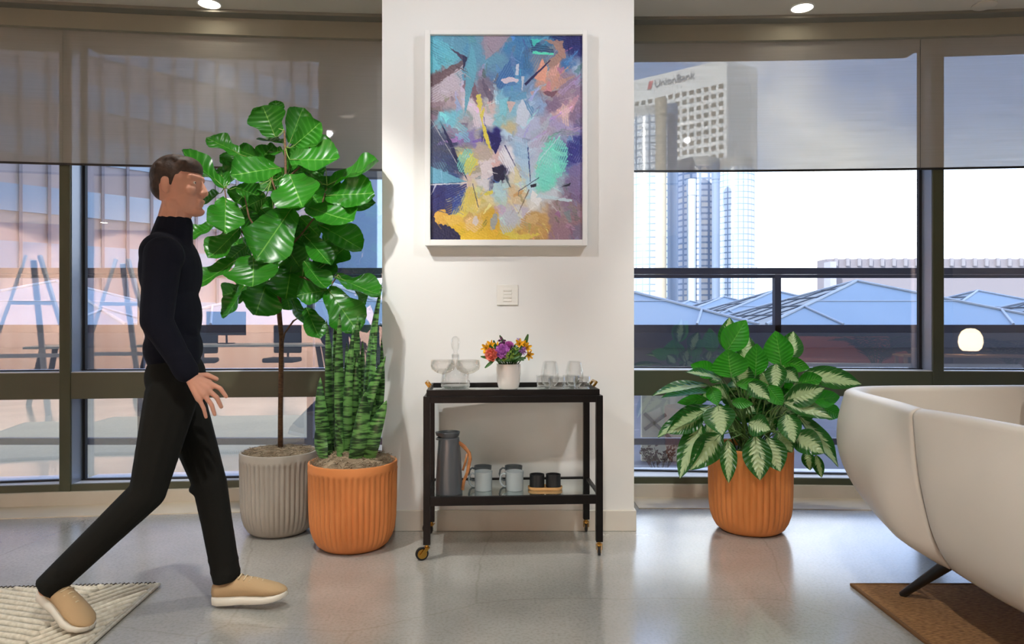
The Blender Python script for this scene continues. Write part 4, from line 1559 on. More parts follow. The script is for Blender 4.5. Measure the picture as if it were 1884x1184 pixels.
for i, (b_, t_, w_, yb, yt) in enumerate(LV):
    B, T = leaf_px(mb, b_, t_, w_, FY + yb, FY + yt, 'fig', .66, c2, jit=.30, big=1.10, curl=random.uniform(-.04, .16), wave=random.uniform(.03, .07), nu=10, nv=24)
    nb = min(bp_, key=lambda q: (q - B).length)
    md = (nb + B) / 2 - Vector((0, 0, .01))
    st.tube([nb, md, B, B.lerp(T, .25)], [.0028, .0024, .002, .001], 6)
mb.build('foliage', FIG, root, org=org, smooth=True, recalc=False)
st.build('leaf_stalks', mat('leaf_stalk', (110, 140, 60), .5), root, org=org, smooth=True)

# ------------------------------------------------------------------ snake plant in the orange pot
SY = 3.325
root = tag(empty('potted_snake_plant', (WX(649.5, SY), SY, 0)), 'snake plant with upright banded blades in an orange terracotta pot', 'plant')
org = root.location
pot(root, .207, .398, terra, nfl=46)
moss(root, .186, .392, rise=.045, n=820, seed=8)
c3 = Conv(420, 520, 1 / 2.276)
BLD = [((428, 705), (408, 152), 34, .02), ((452, 700), (450, 58), 34, .07), ((474, 720), (467, 118), 40, -.01), ((502, 715), (525, 183), 36, -.02), ((425, 700), (388, 395), 46, -.02), ((405, 700), (383, 572), 56, -.05),
       ((525, 722), (574, 458), 62, -.09), ((575, 715), (648, 0), 50, .06), ((560, 725), (656, 306), 56, -.04), ((590, 725), (661, 494), 64, -.08), ((545, 705), (545, 135), 52, .05), ((605, 700), (644, 228), 26, .1),
       ((460, 712), (458, 565), 26, -.08), ((508, 705), (496, 245), 34, .05), ((535, 700), (540, 295), 40, .0), ((440, 690), (430, 250), 30, .1), ((570, 700), (600, 210), 50, .02), ((600, 705), (625, 330), 34, .08), ((485, 700), (470, 300), 30, .1), ((550, 700), (560, 240), 36, .1)]
mb = MB()
for i, (b_, t_, w_, dy) in enumerate(BLD):
    B, T = W(*c3(*b_), SY + dy), W(*c3(*t_), SY + dy * 1.4)
    B = Vector((root.location.x + (B.x - root.location.x) * .95, B.y, .405))
    L = (T - B).length
    wd = w_ * c3.k * SY / F * 1.12
    ax = (T - B).normalized()
    sd = Vector((1, 0, 0)) - ax * ax.x
    sd.normalize()
    rr_ = random.uniform(-.7, .7)
    nn = ax.cross(sd)
    sd = sd * math.cos(rr_) + nn * math.sin(rr_)
    nn = ax.cross(sd)
    ph = random.random() * 6.28
    bw = random.uniform(-.03, .03)

    def cen(v):
        return B + ax * (L * v) + sd * (bw * math.sin(PI * v)) + nn * (.012 * math.sin(v * 5 + ph))
    th = .0035

    def fn(u, v):
        w = wd / 2 * (1.0 / max(.75, math.cos(rr_))) * min(1, .62 + v * 1.2) * (max(0.004, 1 - v ** 2.9)) ** .8
        a = math.cos(u * 2 * PI)
        h = math.sin(u * 2 * PI)
        tw = .5 * math.sin(v * 4 + ph)
        return cen(v) + sd * (a * w * math.cos(tw * .4)) + nn * (a * w * math.sin(tw * .4) - .30 * w * (1 - a * a) + h * th * (1 - v * .7))
    mb.grid(fn, 14, 22)
mb.build('foliage', SNK, root, org=org, smooth=True)

# ------------------------------------------------------------------ variegated aglaonema in the brown-orange pot
AY = 3.585
root = tag(empty('potted_aglaonema', (WX(1380, AY), AY, 0)), 'bushy variegated plant in an orange terracotta pot beside the white sofa', 'plant')
org = root.location
pot(root, .209, .425, terra2, nfl=40, rim=.012)
mb = MB()
mb.lathe([(.19, .38), (.17, .395), (.001, .40)], 30, close=False)
mb.build('soil', soil_m, root, smooth=True)
c8 = Conv(1160, 560, 1 / 2.575)
AL = [('v', (462, 222), (468, 72), 80, 0.02, 0.05), ('g', (455, 222), (540, 84), 108, -.02, -.05), ('v', (535, 275), (562, 155), 80, .05, .08), ('g', (592, 335), (598, 196), 92, -.02, -.04), ('g', (715, 290), (688, 138), 115, -.02, -.03),
      ('v', (745, 270), (772, 135), 95, .05, .1), ('g', (478, 345), (462, 222), 140, -.08, -.1), ('g', (405, 328), (294, 288), 72, .0, .0), ('v', (435, 352), (272, 322), 34, -.05, -.1), ('v', (370, 382), (122, 410), 44, -.05, -.1),
      ('g', (370, 412), (163, 428), 44, -.02, -.05), ('g', (365, 448), (232, 462), 44, .02, .05), ('v', (820, 325), (1075, 372), 82, .0, -.02), ('g', (790, 372), (903, 350), 75, -.03, -.05), ('v', (740, 455), (905, 400), 92, -.08, -.16),
      ('g', (850, 452), (988, 438), 70, -.02, .0), ('g', (900, 482), (990, 528), 66, .03, .06), ('v', (725, 462), (938, 530), 62, -.08, -.18), ('v', (560, 372), (652, 442), 70, -.12, -.2), ('g', (500, 375), (640, 380), 50, -.08, -.1), ('g', (480, 462), (572, 470), 44, -.15, -.2),
      ('v', (390, 475), (148, 612), 66, -.05, -.12), ('v', (345, 505), (188, 600), 95, -.08, -.16), ('v', (335, 560), (240, 800), 92, -.1, -.2), ('v', (425, 615), (298, 765), 112, -.14, -.22), ('v', (415, 478), (432, 605), 125, -.2, -.28),
      ('v', (462, 640), (466, 828), 66, -.2, -.26), ('v', (560, 560), (655, 590), 95, -.18, -.25), ('v', (590, 620), (612, 815), 112, -.18, -.25), ('v', (650, 630), (705, 778), 105, -.16, -.24), ('v', (740, 520), (772, 642), 90, -.14, -.22),
      ('v', (768, 615), (905, 695), 105, -.14, -.22), ('v', (800, 530), (982, 745), 66, -.08, -.14), ('v', (835, 690), (850, 778), 50, -.1, -.12), ('v', (878, 712), (903, 812), 44, -.08, -.1),
      ('v', (690, 280), (690, 395), 82, -.02, -.08), ('g', (650, 385), (715, 470), 70, -.1, -.15), ('v', (520, 365), (545, 285), 88, -.03, -.05), ('v', (430, 360), (380, 310), 70, .05, .05), ('v', (620, 320), (650, 400), 70, .0, -.05),
      ('v', (720, 310), (790, 360), 70, -.0, -.06), ('g', (380, 390), (410, 470), 60, -.05, -.1), ('g', (720, 270), (840, 300), 60, .02, .0), ('v', (700, 600), (760, 690), 90, -.1, -.18), ('v', (360, 560), (430, 640), 90, -.06, -.1),
      ('v', (500, 380), (480, 470), 90, .05, .1), ('v', (600, 420), (540, 500), 100, .05, .05), ('v', (640, 470), (720, 520), 90, .05, .05), ('g', (560, 480), (600, 560), 80, .08, .05), ('v', (780, 480), (840, 560), 90, .05, .05),
      ('v', (460, 500), (380, 560), 90, .05, .1), ('v', (420, 400), (340, 440), 60, .08, .12), ('g', (690, 380), (760, 430), 90, .08, .12), ('v', (620, 520), (680, 600), 80, .02, .0), ('v', (480, 540), (520, 640), 60, .04, .05),
      ('g', (820, 440), (900, 470), 60, .1, .15), ('v', (800, 600), (830, 680), 60, .0, .0), ('g', (590, 250), (560, 200), 60, .1, .12), ('v', (760, 330), (720, 280), 60, .08, .1)]
rl = random.Random(5)
for i in range(34):
    a = rl.uniform(-2.9, .1)
    r0, r1 = rl.uniform(20, 120), rl.uniform(110, 250)
    x, y = 570 + rl.uniform(-60, 60), 500 + rl.uniform(-30, 60)
    AL.insert(0, ('v' if i % 3 else 'g', (x + r0 * math.cos(a), y + r0 * math.sin(a)), (x + r1 * math.cos(a), y + r1 * .8 * math.sin(a)), rl.uniform(70, 100), rl.uniform(.0, .1), rl.uniform(.03, .16)))
mbv, mbg, st = MB(), MB(), MB()
cx0 = root.location.x
for i, (kd, b_, t_, w_, yb, yt) in enumerate(AL):
    if t_[1] > 690 and 365 < t_[0] < 765:
        yb, yt = -.225, -.28
    B, T = leaf_px(mbv if kd == 'v' else mbg, b_, t_, w_, AY + yb, AY + yt, 'lance', .36, c8, jit=.22, big=1.2, curl=random.uniform(.0, .10), wave=random.uniform(.006, .02), bend=random.uniform(0, .05), nv=16)
    if i < 34:
        continue
    g0 = Vector((cx0 + random.uniform(-.07, .07), AY + random.uniform(-.06, .06), .395))
    md = g0.lerp(B, .6) + Vector((0, 0, .05))
    st.tube([g0, md, B, B.lerp(T, .2)], [.0045, .0035, .0025, .0012], 7)
mbv.build('foliage', VAR, root, org=org, smooth=True, recalc=False)
mbg.build('foliage', GRN, root, org=org, smooth=True, recalc=False)['label'] = 'plain green leaf backs'
st.build('leaf_stalks', mat('pale_stalk', (84, 120, 58), .5), root, org=org, smooth=True)
# ================================================================== SOFA
leather = mat('ivory_leather', (208, 200, 188), 0.42, var=(2.0, (213, 205, 194)), bump=(140, .05, .002))
sofa = tag(empty('sofa', (2.4, 2.6, 0)), 'white leather sofa with curved shell back and splayed black legs', 'sofa')
org = sofa.location


def cr(p0, p1, p2, p3, t):
    return 0.5 * ((2 * p1) + (-p0 + p2) * t + (2 * p0 - 5 * p1 + 4 * p2 - p3) * t * t + (-p0 + 3 * p1 - 3 * p2 + p3) * t ** 3)


def spl(pts, t):
    n = len(pts) - 1
    x = min(n - 1e-6, max(0, t * n))
    i = int(x)
    f = x - i
    g = lambda k: Vector(pts[k]) if 0 <= k <= n else (Vector(pts[0]) * 2 - Vector(pts[1]) if k < 0 else Vector(pts[n]) * 2 - Vector(pts[n - 1]))
    return cr(g(i - 1), g(i), g(i + 1), g(i + 2), f)


seam = [(1.398, 2.48, .72), (1.404, 2.472, .60), (1.416, 2.462, .48), (1.440, 2.452, .36), (1.468, 2.44, .265), (1.505, 2.43, .20)]
bayA = [seam,
        [(1.424, 2.66, .722), (1.385, 2.64, .60), (1.365, 2.62, .48), (1.372, 2.59, .36), (1.415, 2.56, .26), (1.50, 2.53, .20)],
        [(1.449, 2.88, .722), (1.405, 2.85, .60), (1.385, 2.82, .48), (1.393, 2.78, .365), (1.44, 2.72, .265), (1.54, 2.66, .205)],
        [(1.474, 3.08, .722), (1.436, 3.06, .60), (1.420, 3.03, .48), (1.438, 2.99, .37), (1.50, 2.92, .275), (1.60, 2.84, .215)],
        [(1.53, 3.25, .722), (1.505, 3.26, .60), (1.50, 3.24, .48), (1.53, 3.18, .37), (1.60, 3.08, .28), (1.70, 2.98, .22)],
        [(1.68, 3.37, .722), (1.67, 3.39, .60), (1.68, 3.38, .48), (1.70, 3.32, .37), (1.75, 3.20, .28), (1.82, 3.08, .22)],
        [(2.0, 3.41, .722), (2.0, 3.44, .60), (2.0, 3.43, .48), (2.0, 3.36, .37), (2.02, 3.24, .28), (2.05, 3.10, .22)],
        [(2.7, 3.43, .722), (2.7, 3.46, .60), (2.7, 3.45, .48), (2.7, 3.38, .37), (2.7, 3.26, .28), (2.7, 3.12, .22)],
        [(3.5, 3.42, .722), (3.5, 3.45, .60), (3.5, 3.44, .48), (3.5, 3.37, .37), (3.5, 3.25, .28), (3.5, 3.10, .22)]]
bayB = [[(x + .004, y - .006, z) for x, y, z in seam],
        [(1.412, 2.40, .722), (1.398, 2.385, .60), (1.392, 2.375, .48), (1.405, 2.36, .36), (1.445, 2.35, .26), (1.51, 2.345, .195)],
        [(1.436, 2.24, .722), (1.410, 2.23, .60), (1.398, 2.22, .48), (1.408, 2.21, .35), (1.444, 2.20, .25), (1.51, 2.20, .19)],
        [(1.459, 2.01, .720), (1.425, 2.00, .60), (1.408, 1.99, .48), (1.415, 1.98, .35), (1.450, 1.98, .25), (1.52, 1.98, .19)],
        [(1.485, 1.75, .70), (1.450, 1.74, .58), (1.432, 1.73, .46), (1.44, 1.73, .34), (1.475, 1.74, .25), (1.54, 1.75, .19)],
        [(1.55, 1.52, .66), (1.52, 1.49, .55), (1.51, 1.48, .44), (1.52, 1.49, .33), (1.55, 1.52, .25), (1.61, 1.56, .20)],
        [(1.68, 1.44, .62), (1.67, 1.41, .52), (1.67, 1.40, .42), (1.68, 1.42, .32), (1.70, 1.46, .25), (1.74, 1.52, .20)]]


def shell_panel(curves, name, ns=40, thick=.075, zin=.36):
    """outside from foot to rim, a rolled rim, and the inside down to the seat"""
    cols = []
    for k in range(ns + 1):
        s = k / ns
        col = [spl([c[j] for c in curves], s) for j in range(6)]
        cols.append(col)
    tops = [c[0] for c in cols]
    mb = MB()
    rows_all = []
    for k, col in enumerate(cols):
        t = (tops[min(k + 1, ns)] - tops[max(k - 1, 0)])
        t.z = 0
        t.normalize()
        inn = Vector((-t.y, t.x, 0))
        cen = Vector((2.5, 2.3, 0))
        if inn.dot(cen - Vector((tops[k].x, tops[k].y, 0))) < 0:
            inn = -inn
        row = []
        for q in range(17):
            row.append(spl([col[5 - j] for j in range(6)], q / 16))
        top = row[-1].copy()
        od = (row[-1] - row[-3]).normalized()
        r = thick / 2
        for q in range(1, 9):
            a = PI * q / 8
            row.append(top + inn * (r - r * math.cos(a)) + Vector((0, 0, 1)) * (.026 * math.sin(a)))
        e0 = row[-1].copy()
        for q in range(1, 5):
            row.append(e0 + inn * (.010 * q) + Vector((0, 0, -(e0.z - zin) * q / 4)))
        rows_all.append(row)
    nr = len(rows_all[0])
    vs = [p for row in rows_all for p in row]
    fs = []
    for k in range(ns):
        for q in range(nr - 1):
            a = k * nr + q
            fs.append((a, a + 1, a + nr + 1, a + nr))
    mb.add(vs, fs)
    o = mb.build(name, leather, sofa, org=org, smooth=True)
    so = o.modifiers.new('thickness', 'SOLIDIFY')
    so.thickness = .012
    so.offset = -1
    return o


shell_panel(bayA, 'back_shell', 70)
shell_panel(bayB, 'arm_shell', 44)
mb = MB()
mb.hexa([(1.50, 1.62, .20), (3.5, 1.62, .20), (3.5, 3.2, .20), (1.66, 3.0, .20), (1.49, 1.58, .36), (3.5, 1.58, .36), (3.5, 3.36, .36), (1.58, 3.2, .36)])
mb.build('seat_base', leather, sofa, org=org, bevel=.02)
for x0, x1 in ((1.56, 2.50), (2.51, 3.46)):
    mb = MB()
    mb.hexa([(x0, 1.50, .345), (x1, 1.50, .345), (x1, 3.28, .345), (x0 + .06, 3.28, .345), (x0, 1.50, .46), (x1, 1.50, .46), (x1, 3.26, .46), (x0 + .06, 3.26, .46)])
    mb.build('seat_cushion', leather, sofa, org=org, bevel=.04, seg=4, smooth=True, auto=60)
for x0, x1 in ((2.43, 2.95), (2.96, 3.46)):
    mb = MB()
    mb.hexa([(x0 + .03, 3.02, .47), (x1, 3.02, .47), (x1, 3.30, .47), (x0 + .03, 3.30, .47), (x0 - .01, 3.16, .735), (x1, 3.16, .735), (x1, 3.31, .735), (x0 - .01, 3.31, .735)])
    mb.build('back_cushion', leather, sofa, org=org, bevel=.045, seg=4, smooth=True, auto=60)
for (a_, b_) in (((1.575, 2.50, .215), (1.485, 2.69, .0125)), ((1.62, 1.75, .215), (1.50, 1.60, .0125)), ((3.3, 2.9, .225), (3.42, 3.05, .0125)), ((3.3, 1.75, .215), (3.42, 1.6, .0125))):
    mb = MB()
    mb.tube([a_, b_], [.024, .0125], 20)
    mb.build('leg', mat('black_leg', (22, 22, 24), .4), sofa, org=org, smooth=True, auto=50)

# ================================================================== RUGS
sis = mat('brown_sisal', (146, 106, 62), .9)
nt = sis.node_tree
b = nt.nodes['Principled BSDF']
tc = node(nt, 'ShaderNodeTexCoord')
mp = node(nt, 'ShaderNodeMapping')
mp.inputs['Scale'].default_value = (45, 190, 1)
nz = node(nt, 'ShaderNodeTexNoise', Scale=1.0, Detail=3.0)
nt.links.new(tc.outputs['Object'], mp.inputs[0])
nt.links.new(mp.outputs[0], nz.inputs['Vector'])
rp = node(nt, 'ShaderNodeValToRGB')
rp.color_ramp.elements[0].position, rp.color_ramp.elements[0].color = .35, (*lin((112, 76, 40)), 1)
rp.color_ramp.elements[1].position, rp.color_ramp.elements[1].color = .65, (*lin((166, 122, 74)), 1)
nt.links.new(nz.outputs['Fac'], rp.inputs[0])
nt.links.new(rp.outputs[0], b.inputs['Base Color'])
bp = node(nt, 'ShaderNodeBump', Strength=.5, Distance=.004)
nt.links.new(nz.outputs['Fac'], bp.inputs['Height'])
nt.links.new(bp.outputs[0], b.inputs['Normal'])
rug = tag(empty('sisal_rug', (1.345, 2.815, 0)), 'flat brown woven sisal rug under the white sofa', 'rug')
mb = MB()
mb.box(.012, 3.4, -2.4, -.012, 0, .010)
mb.build('weave', sis, rug)
mb = MB()
mb.box(0, 3.4, -.012, 0, 0, .012)
mb.box(0, .012, -2.4, -.012, 0, .012)
mb.build('binding', mat('rug_binding', (112, 78, 44), .85), rug, bevel=.003)

wool = mat('cream_wool', (226, 218, 200), .95, var=(60, (206, 196, 176)), bump=(220, .4, .002))
wool_d = mat('dark_yarn', (62, 54, 48), .95)
rz = math.atan2(W(0, 1085, 0).z * 0 + (2.815 - 2.769), 2.0 - 1.394) * 1.0
rug = tag(empty('wool_rug', (-1.394, 2.815, 0), rz), 'cream braided wool rug under the feet of the walking man', 'rug')
mb = MB()
mb.box(-2.6, -.02, -2.2, -.02, 0, .006)
mb.build('backing', mat('rug_backing', (70, 60, 50), .95), rug)
# braids: two families of cords meeting along a diagonal, as the photograph shows
RL, RW_ = 2.6, 2.2
mb = MB()
sl1, sl2 = math.radians(-1.5), math.radians(48)
x_apex, y_apex = -.62, -.02
pitch = .036
mb2 = MB()


def clip_seg(p, d, lo, hi):
    t0, t1 = -9.0, 9.0
    for a in (0, 1):
        if abs(d[a]) < 1e-9:
            if p[a] < lo[a] or p[a] > hi[a]:
                return None
            continue
        u0, u1 = (lo[a] - p[a]) / d[a], (hi[a] - p[a]) / d[a]
        if u0 > u1:
            u0, u1 = u1, u0
        t0, t1 = max(t0, u0), min(t1, u1)
    return (t0, t1) if t1 > t0 + .004 else None


def half(p, d, t0, t1, side, a0, ad):
    """keep the side of a line through a0 along ad"""
    nrm = (-ad[1], ad[0])
    f0 = ((p[0] + d[0] * t0 - a0[0]) * nrm[0] + (p[1] + d[1] * t0 - a0[1]) * nrm[1]) * side
    f1 = ((p[0] + d[0] * t1 - a0[0]) * nrm[0] + (p[1] + d[1] * t1 - a0[1]) * nrm[1]) * side
    if f0 < 0 and f1 < 0:
        return None
    if f0 < 0:
        t0 = t0 + (t1 - t0) * (-f0) / (f1 - f0)
    elif f1 < 0:
        t1 = t0 + (t1 - t0) * f0 / (f0 - f1)
    return (t0, t1) if t1 > t0 + .004 else None


lo, hi = (-RL + .02, -RW_ + .02), (-.022, -.022)
div = (-math.sin(.86), -math.cos(.86))
for ang, side in ((math.radians(56), 1), (math.radians(-20), -1)):
    d = (math.cos(ang), math.sin(ang))
    nrm = (-d[1], d[0])
    for k in range(-150, 150):
        p = (nrm[0] * pitch * k - .6, nrm[1] * pitch * k - .5)
        c = clip_seg(p, d, lo, hi)
        if not c:
            continue
        c = half(p, d, c[0], c[1], side, (-.215, -.02), (0, -1))
        if not c:
            continue
        n_ = max(2, int((c[1] - c[0]) / .05))
        mb.tube([(p[0] + d[0] * (c[0] + (c[1] - c[0]) * i / n_), p[1] + d[1] * (c[0] + (c[1] - c[0]) * i / n_), .010 + .0010 * math.sin(i * 2.1 + k)) for i in range(n_ + 1)], .0118, 8)
mb.build('cords', wool, rug, smooth=True)
mb = MB()
for k in range(2):
    mb.tube([(-RL, -.012 * (k + 1) + .004, .009), (-.006, -.012 * (k + 1) + .004, .009)], .006, 8)
    mb.tube([(-.012 * (k + 1) + .004, -.006, .009), (-.012 * (k + 1) + .004, -RW_, .009)], .006, 8)
mb.build('edge_cord', wool, rug, smooth=True)
mb = MB()
for k in range(150):
    x = -.02 - k * .0165
    mb.tube([(x, .002, .004), (x - .008, -.004, .016), (x - .013, -.020, .014)], .0028, 5)
mb.build('whip_stitch', wool_d, rug, smooth=True)
# ================================================================== WALKING MAN
PYC = 2.55
man = tag(empty('person', (WX(318, PYC), PYC, 0)), 'man in navy sweater, black trousers and tan sneakers striding past the window', 'person')
org = man.location
skin = mat('skin', (206, 154, 132), 0.62, sss=.12, spec=.3, var=(9, (198, 144, 122)))
navy = mat('navy_knit', (15, 17, 29), 0.9, bump=(260, .25, .002), spec=.2)
trou = mat('black_twill', (24, 24, 21), 0.9, bump=(200, .2, .002), spec=.2)
hairm = mat('brown_hair', (62, 42, 30), 0.6, var=(60, (42, 28, 20)), bump=(120, .5, .003))
tan = mat('tan_knit_shoe', (178, 150, 112), 0.85, bump=(300, .3, .002))
solem = mat('white_rubber_sole', (222, 216, 202), 0.6)


def Q(px, py, Y):
    return W(px, py, Y)


YN, YF = 2.45, 2.65     # near (right) and far (left) side of the body
J = dict(neck0=Q(314, 440, 2.55), neck1=Q(326, 395, 2.55), skull=Q(327, 335, 2.55), shN=Q(300, 468, 2.385), elN=Q(288, 590, 2.335), wrN=Q(346, 688, 2.345),
         shF=Q(318, 468, 2.715), elF=Q(306, 590, 2.76), wrF=Q(330, 668, 2.745), hipN=Q(316, 728, 2.465), knN=Q(272, 905, 2.43), anN=Q(86, 1082, 2.41),
         hipF=Q(330, 728, 2.635), knF=Q(386, 888, 2.63), anF=Q(418, 1068, 2.62))
mb = MB()
c = J['skull']
mb.ball(c, (.094, .074, .092), 24, 16)                                  # cranium
mb.ball(c + Vector((.030, 0, -.012)), (.066, .064, .082), 20, 14)       # forehead and cheeks
mb.ball(c + Vector((.040, 0, -.062)), (.050, .055, .062), 20, 14)       # jaw
mb.ball(c + Vector((.073, 0, -.103)), (.024, .026, .021), 14, 10)       # chin
mb.cone(c + Vector((-.005, .04, -.085)), c + Vector((.060, .014, -.108)), .022, .016)
mb.cone(c + Vector((-.005, -.04, -.085)), c + Vector((.060, -.014, -.108)), .022, .016)
mb.cone(c + Vector((.091, 0, -.004)), c + Vector((.108, 0, -.040)), .009, .0125)      # nose
for s in (-1, 1):
    mb.ball(c + Vector((.100, s * .010, -.043)), .0085, 10, 8)
    mb.cone(c + Vector((.090, s * .010, .012)), c + Vector((.074, s * .046, .012)), .010, .010)   # brow
    mb.cone(c + Vector((.083, s * .020, .001)), c + Vector((.070, s * .043, -.001)), .0065, .0065)   # upper lid
    mb.ball(c + Vector((.070, s * .040, -.036)), (.022, .020, .020), 12, 9)           # cheekbone
    e = c + Vector((-.012, s * .074, -.022))                            # ear
    mb.ball(e, (.018, .007, .030), 14, 10)
    mb.ball(e + Vector((.006, 0, -.022)), (.010, .006, .012), 10, 8)
mb.cone(c + Vector((.092, -.014, -.069)), c + Vector((.092, .014, -.069)), .0085, .0085)   # lips
mb.cone(c + Vector((.086, -.014, -.081)), c + Vector((.086, .014, -.081)), .0085, .0085)
mb.cone(J['neck0'], c + Vector((.0, 0, -.075)), .062, .054)
# trunk under the clothes
mb.ball(Q(316, 498, PYC), (.074, .145, .150), 20, 14)
mb.ball(Q(318, 590, PYC), (.070, .125, .140), 20, 14)
mb.ball(Q(322, 690, PYC), (.074, .135, .120), 20, 14)
for a, b_, d, r0, r1 in (('shN', 'elN', 'wrN', .048, .036), ('shF', 'elF', 'wrF', .048, .036)):
    mb.cone(J[a], J[b_], r0, r1)
    mb.cone(J[b_], J[d], .036, .024)
for a, b_, d in (('hipN', 'knN', 'anN'), ('hipF', 'knF', 'anF')):
    mb.cone(J[a], J[b_], .076, .046)
    k = J[b_].lerp(J[d], .35)
    mb.cone(J[b_], k, .044, .042)
    mb.cone(k, J[d], .042, .026)


def slim(mb):
    """narrow the head from back to front"""
    for i_, v_ in enumerate(mb.v):
        if v_[2] > c.z - .10:
            mb.v[i_] = (c.x + (v_[0] - c.x) * .92, v_[1], v_[2])


def hand(wr, Y, near):
    """back of a relaxed hand towards the viewer"""
    P = lambda x, y, d=0: Q(x, y, Y + d)
    if near:
        kn = [P(384, 704, .012), P(381, 715, .004), P(375, 725, -.002), P(366, 733, -.004)]
        mid = [P(405, 714, .016), P(399, 731, .006), P(389, 744, .0), P(375, 751, -.004)]
        tip = [P(416, 729, .024), P(407, 748, .016), P(395, 762, .008), P(379, 767, .004)]
        tb = [P(362, 692, .024), P(381, 690, .036), P(398, 697, .040)]
    else:
        kn = [P(360, 700, -.01), P(357, 706, -.004), P(352, 711, 0), P(346, 714, .002)]
        mid = [P(374, 707, -.01), P(371, 717, 0), P(364, 723, 0), P(356, 725, 0)]
        tip = [P(381, 718, -.016), P(377, 729, -.01), P(369, 734, -.006), P(360, 735, -.004)]
        tb = [P(338, 690, -.02), P(354, 694, -.03), P(366, 703, -.034)]
    for i in range(4):
        mb.cone(wr, kn[i], .0185, .0125, 10)
        f = (1.0, 1.02, .97, .86)[i]
        mb.cone(kn[i], mid[i], .0092 * f, .0084 * f, 10)
        mb.cone(mid[i], tip[i], .0084 * f, .0070 * f, 10)
    mb.cone(wr.lerp(tb[0], .3), tb[0], .017, .0135, 10)
    mb.cone(tb[0], tb[1], .0125, .0105, 10)
    mb.cone(tb[1], tb[2], .0105, .0085, 10)


hand(J['wrN'] + Vector((.008, 0, -.012)), 2.345, True)
hand(J['wrF'], 2.745, False)
slim(mb)
fuse(mb, 'body', skin, man, org, voxel=.0034, smooth=3, fac=.45)
# eyes
eye_m = [mat('eye_white', (226, 220, 212), .3), mat('dark_iris', (40, 28, 20), .2)]
for s in (-1, 1):
    mb = MB()
    mb.ball(c + Vector((.0770, s * .031, -.009)), .0100, 14, 10)
    mb.m = 1
    mb.ball(c + Vector((.0824, s * .0325, -.009)), .0050, 10, 8)
    slim(mb)
    mb.build('eye', eye_m, man, org=org, smooth=True)
# hair: short, cropped at the neck
mb = MB()
mb.ball(c + Vector((-.010, 0, .016)), (.094, .0765, .084), 24, 16)
mb.ball(c + Vector((.034, 0, .046)), (.060, .066, .046), 20, 12)
mb.ball(c + Vector((-.050, 0, -.018)), (.049, .066, .052), 20, 12)
mb.cone(c + Vector((.014, -.072, .01)), c + Vector((.008, -.074, -.022)), .006, .004)
mb.cone(c + Vector((.014, .072, .01)), c + Vector((.008, .074, -.022)), .006, .004)
for i in range(60):
    a = random.uniform(-1.2, 1.2)
    x = random.uniform(-.055, .045)
    p = c + Vector((x, .07 * math.sin(a), .050 + .040 * math.cos(a) - abs(x) * .32))
    mb.cone(p, p + Vector((random.uniform(.0, .02), random.uniform(-.01, .01), .003)), .009, .007, 6)
slim(mb)
fuse(mb, 'hair', hairm, man, org, voxel=.0045, smooth=3)
# sweater
mb = MB()
mb.ball(Q(316, 500, PYC), (.086, .168, .150), 24, 16)
mb.ball(Q(312, 470, PYC), (.072, .168, .085), 24, 16)
mb.ball(Q(318, 580, PYC), (.086, .150, .150), 24, 16)
mb.ball(Q(320, 640, PYC), (.086, .146, .100), 24, 16)
mb.lathe([(.001, -.01), (.082, -.01), (.087, .02), (.087, .10), (.001, .10)], 28, c=tuple(Q(321, 676, PYC)), close=False)
n0 = len(mb.v)
mb.cone(J['neck0'] + Vector((-.002, 0, -.03)), J['neck0'].lerp(J['neck1'], .55), .078, .064)
for a, b_, d in (('shN', 'elN', 'wrN'), ('shF', 'elF', 'wrF')):
    mb.ball(J[a] + Vector((.004, 0, -.004)), .066, 16, 12)
    mb.cone(J[a], J[b_], .062, .052)
    w2 = J[b_].lerp(J[d], .94)
    mb.cone(J[b_], w2, .052, .036)
    mb.cone(J[b_].lerp(J[d], .80), J[b_].lerp(J[d], .93), .041, .041)
    for t in (.35, .62):
        q = J[b_].lerp(J[d], t)
        mb.ball(q + Vector((.006, 0, -.006)), (.045, .044, .022), 12, 8)
for y_, rr in ((610, .089), (640, .090), (664, .090)):
    mb.lathe([(.001, -.012), (rr * .96, -.010), (rr, 0), (rr * .96, .010), (.001, .012)], 28, c=tuple(Q(317 + (y_ - 600) * .03, y_, PYC)), close=False)
fuse(mb, 'sweater', navy, man, org, voxel=.0065, smooth=5)
# trousers
mb = MB()
mb.ball(Q(324, 692, PYC), (.089, .148, .105), 24, 16)
for a, b_, d, hem in (('hipN', 'knN', 'anN', .046), ('hipF', 'knF', 'anF', .050)):
    mb.cone(J[a], J[b_], .088, .060)
    k = J[b_].lerp(J[d], .35)
    mb.cone(J[b_], k, .061, .056)
    an = J[b_].lerp(J[d], 1.0)
    mb.tube([k, an], [.055, hem], 16)
    for t in (.90, .78):
        q = J[b_].lerp(J[d], t)
        mb.ball(q, (.056, .054, .02), 14, 8)
    mb.ball(J[b_] + Vector((-.02, 0, -.02)), (.056, .056, .026), 14, 8)
fuse(mb, 'trousers', trou, man, org, voxel=.0065, smooth=5)


